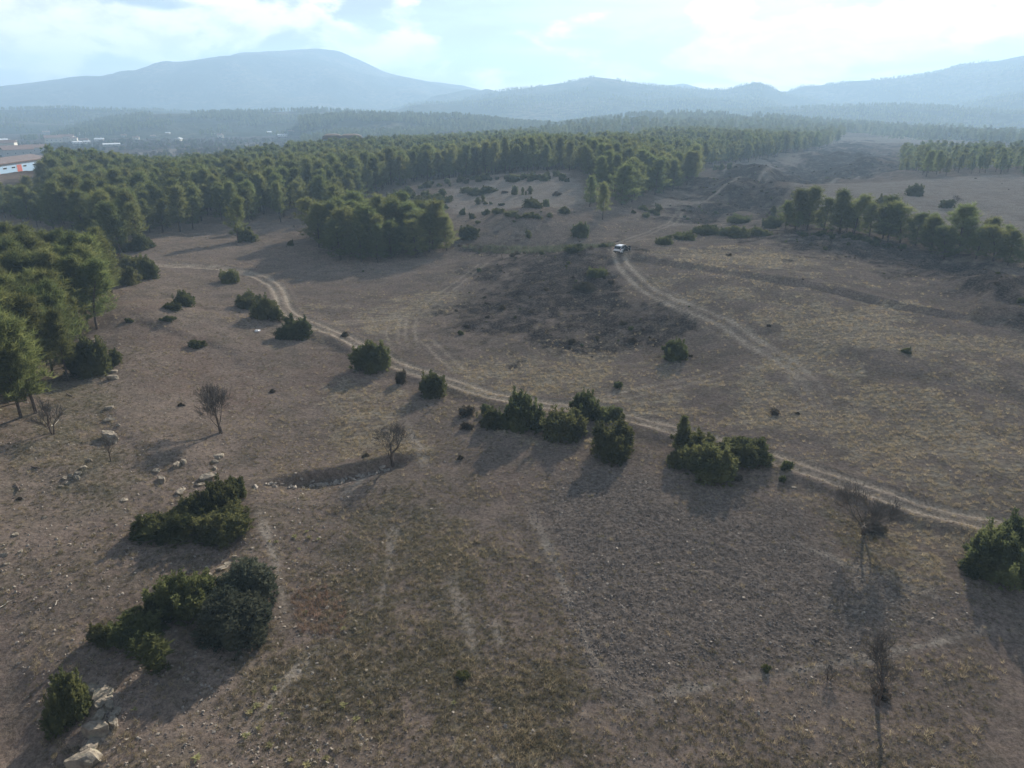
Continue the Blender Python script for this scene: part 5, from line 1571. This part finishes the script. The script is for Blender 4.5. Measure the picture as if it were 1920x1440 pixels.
# ------------------------------------------------------------------ trees too far or too many to count
def slope_points(seed, n, dmin=0.0):
    az, rr, z = SLOPES[seed]
    g = np.random.default_rng(seed + 50)
    a = g.random(n) * (len(az) - 1.01); r = g.random(n) ** .7 * 64
    i = a.astype(int); j = np.minimum(r.astype(int), len(rr) - 2); fa = a - i; fr = r - j
    A = az[i] + fa * (az[1] - az[0]); Rr = rr[j] * (1 - fr) + rr[j + 1] * fr
    Z = (z[j, i] * (1 - fa) + z[j, i + 1] * fa) * (1 - fr) + (z[j + 1, i] * (1 - fa) + z[j + 1, i + 1] * fa) * fr
    x, y = Rr * np.sin(A), Rr * np.cos(A)
    k = fbm(x / (90 if seed > 4 else 170), y / (90 if seed > 4 else 170), 4, seed + 3) > (-.02 if seed in (6, 7) else -.12 if seed < 5 else -.25)
    return np.stack([x, y, Z - .4], 1)[k]


sp = [slope_points(8, 13000), slope_points(7, 8000), slope_points(6, 6000), slope_points(5, 8000), slope_points(2, 9000), slope_points(4, 9000)]
P = np.concatenate(sp)
scatter('hillside_woods', 'open pine woods dotting the far hills up to their crests', P, .45 + .45 * rng.random(len(P)), far_p, .03)

g = np.random.default_rng(77)
n = 11000
a = R(-44) + g.random(n) * R(62); r = 430 * (1150 / 430) ** g.random(n)
x, y = r * np.sin(a), r * np.cos(a)
pxs = CX + np.tan(a) * FPX
lim = np.interp(pxs, [b[0] for b in BACK], [b[1] for b in BACK])
k = (r > np.maximum(lim * 1.02, 380)) & (fbm(x / 60, y / 60, 3, 9) > -.22)
for ha, hr, hw in HOUSES:
    k &= ~((np.abs(a - ha) < (hw * .5 + 3) / hr) & (r < hr + 12) & (r > hr - 70))
x, y = x[k], y[k]
ORCH = [proto('bare_orchard_tree', BARE[1]), proto('bare_orchard_tree', BARE[0])]
BROAD = [proto('broad_tree', m) for m in (JUNIPERS[0], JUNIPERS[2], OLIVES[0])]
P = with_z(x, y, -.1)
sel = g.random(len(x))
scatter('orchard_trees', 'brownish bare orchard trees between the village houses', P[sel < .5], 1.0 + .5 * g.random((sel < .5).sum()), ORCH, .05)
scatter('village_trees', 'dark evergreen trees and hedges between the village houses', P[sel >= .62], 2.6 + 3.2 * g.random((sel >= .62).sum()), BROAD, .05)
tl = [(-.50, 205), (-.42, 210)]

# ------------------------------------------------------------------ what grows and lies on the near ground
def spread(n, r0, r1, seed, power=1.0):
    g = np.random.default_rng(seed)
    a = R(-41) + g.random(n) * R(82)
    u = g.random(n)
    if abs(power - 1) < 1e-6:
        r = r0 * (r1 / r0) ** u
    else:
        q = 1 - power
        r = (r0 ** q + u * (r1 ** q - r0 ** q)) ** (1 / q)
    x, y = r * np.sin(a), r * np.cos(a)
    return x, y, masks(x, y), g


def tuft(seed, mat, n=16, h=.26, lean=.8, wd=.028):
    g = np.random.default_rng(seed); S = Soup()
    C = np.stack([g.normal(size=n) * .07, g.normal(size=n) * .07, np.full(n, -.02)], 1)
    D = unit(n, g) * lean; D[:, 2] = 1; D /= np.linalg.norm(D, axis=1, keepdims=True)
    S.tris(blades(C, D, h * (.6 + .7 * g.random(n)), np.full(n, wd), g))
    return bpy.data.objects.new('tuft_source', S.mesh('tuft_source', mat))


def lump(seed, mat, sub=1):
    V, F = ico(sub); g = np.random.default_rng(seed)
    V = V * (1 + .35 * g.normal(size=(len(V), 1)).clip(-1.2, 1.2) * .7) * np.array([1, .85, .7])
    return bpy.data.objects.new('lump_source', mesh_from('lump_source', V, F, mat))


x, y, m, g = spread(150000, 26, 210, 201, .9)
bare = 1 - np.clip(m['road'] * 1.3 + m['track'] + m['foot'] * .8, 0, 1)
nz = fbm(x / 4, y / 4, 4, 61)
kt = g.random(len(x)) < bare * (1 - m['plough'] * .9) * (1 - m['scrub'] * .6) * np.clip(.22 + m['green'] * .75 + .5 * nz, 0.03, 1)
scatter('short_turf', 'short winter turf growing in patches over the pasture', with_z(x[kt], y[kt]), .5 + .7 * g.random(kt.sum()), [tuft(s, M_TURF, 16, .20) for s in (1, 2, 3)], .15)
x, y, m, g = spread(120000, 26, 230, 202, .6)
bare = 1 - np.clip(m['road'] * 1.3 + m['track'] + m['foot'] * .5, 0, 1)
nz = fbm(x / 7, y / 3, 4, 62)
ks = g.random(len(x)) < bare * (1 - m['plough'] * .95) * (1 - m['scrub'] * .92) * np.clip(.07 + m['straw'] * .85 + .45 * nz + .1 * m['green'], 0.01, 1)
scatter('dry_grass', 'pale dry grass in tufts over the right-hand slopes', with_z(x[ks], y[ks]), .5 + .8 * g.random(ks.sum()), [tuft(s, M_STRAW, 14, .30, .9, .026) for s in (4, 5, 6)], .2)
x, y, m, g = spread(120000, 28, 120, 203, 1.0)
kc = g.random(len(x)) < (1 - m['road']) * np.clip(m['plough'] * .85 + .10 + .2 * (fbm(x / 6, y / 6, 3, 63) > .1), 0, 1)
scatter('earth_clods', 'dark clods of earth covering the ploughed strip', with_z(x[kc], y[kc], .0), .025 + .075 * g.random(kc.sum()) ** 2.5, [lump(s, M_CLOD) for s in (1, 2, 3)], .5)
x, y, m, g = spread(26000, 28, 160, 204, 1.0)
ang = np.degrees(np.arctan2(x, y))
kp = g.random(len(x)) < (1 - m['road'] * .7) * np.clip(.10 + .55 * (ang < -14) + .25 * m['plough'] + .3 * m['red'], 0, 1)
scatter('pebbles', 'small pale stones strewn over the bare soil', with_z(x[kp], y[kp], .0), .025 + .11 * g.random(kp.sum()) ** 3, [lump(s, M_STONE) for s in (4, 5, 6)], .5)
x, y, m, g = spread(30000, 60, 420, 205, .3)
kh = (g.random(len(x)) < m['scrub'] * np.where(np.hypot(x, y) < 178, .10, .24) * (.35 + (fbm(x / 5, y / 5, 3, 64) > -.05))) | (g.random(len(x)) < .0016)
HP = [proto('heath_source', q) for q in HEATHS] + [proto('heath_source', SMALL_SHRUBS[0])]
hs_ = .30 + .75 * g.random(kh.sum()) ** 3
scatter('low_heath', 'low brown heath scrub covering the mound and the gully sides', with_z(x[kh], y[kh], -.05), hs_ * 1.5, HP, .1, hs_)
q = poly_points('548,1108 610,1096 658,1140 640,1188 560,1188', .42, 9)
scatter('russet_grass', 'patch of russet dry bracken right of the feathery bush', with_z(q[:, 0], q[:, 1]), .8 + .9 * g.random(len(q)), [tuft(s, M_RUST, 22, .26, 1.1, .03) for s in (7, 8)], .2)
q = poly_points('862,468 960,470 1060,462 1150,458 1150,470 1060,480 980,482 900,478', .8, 10)
scatter('grass_belt', 'belt of tall yellow-green grass left of the car', with_z(q[:, 0], q[:, 1]), 1.7 + 1.3 * g.random(len(q)), [tuft(s, M_OLIVE, 22, .26, .6, .035) for s in (9, 10)], .1)

# ------------------------------------------------------------------ haze
def build_haze():
    x, y0, y1, z0, z1 = 6200, -200, 6100, -60, 350
    V = [(-x, y0, z0), (x, y0, z0), (x, y1, z0), (-x, y1, z0), (-x, y0, z1), (x, y0, z1), (x, y1, z1), (-x, y1, z1)]
    F = [(0, 3, 2, 1), (4, 5, 6, 7), (0, 1, 5, 4), (1, 2, 6, 5), (2, 3, 7, 6), (3, 0, 4, 7)]
    m, t = new_mat('haze')
    v = t.n('ShaderNodeVolumePrincipled', {'Color': HAZE_COLOR, 'Density': HAZE_DENSITY, 'Anisotropy': HAZE_G})
    t.n('ShaderNodeOutputMaterial', {'Volume': v.outputs[0]})
    o = add('haze', mesh_from('haze', V, np.array(F), m))
    tag(o, 'pale blue haze lying over the whole landscape', kind='stuff')


build_haze()
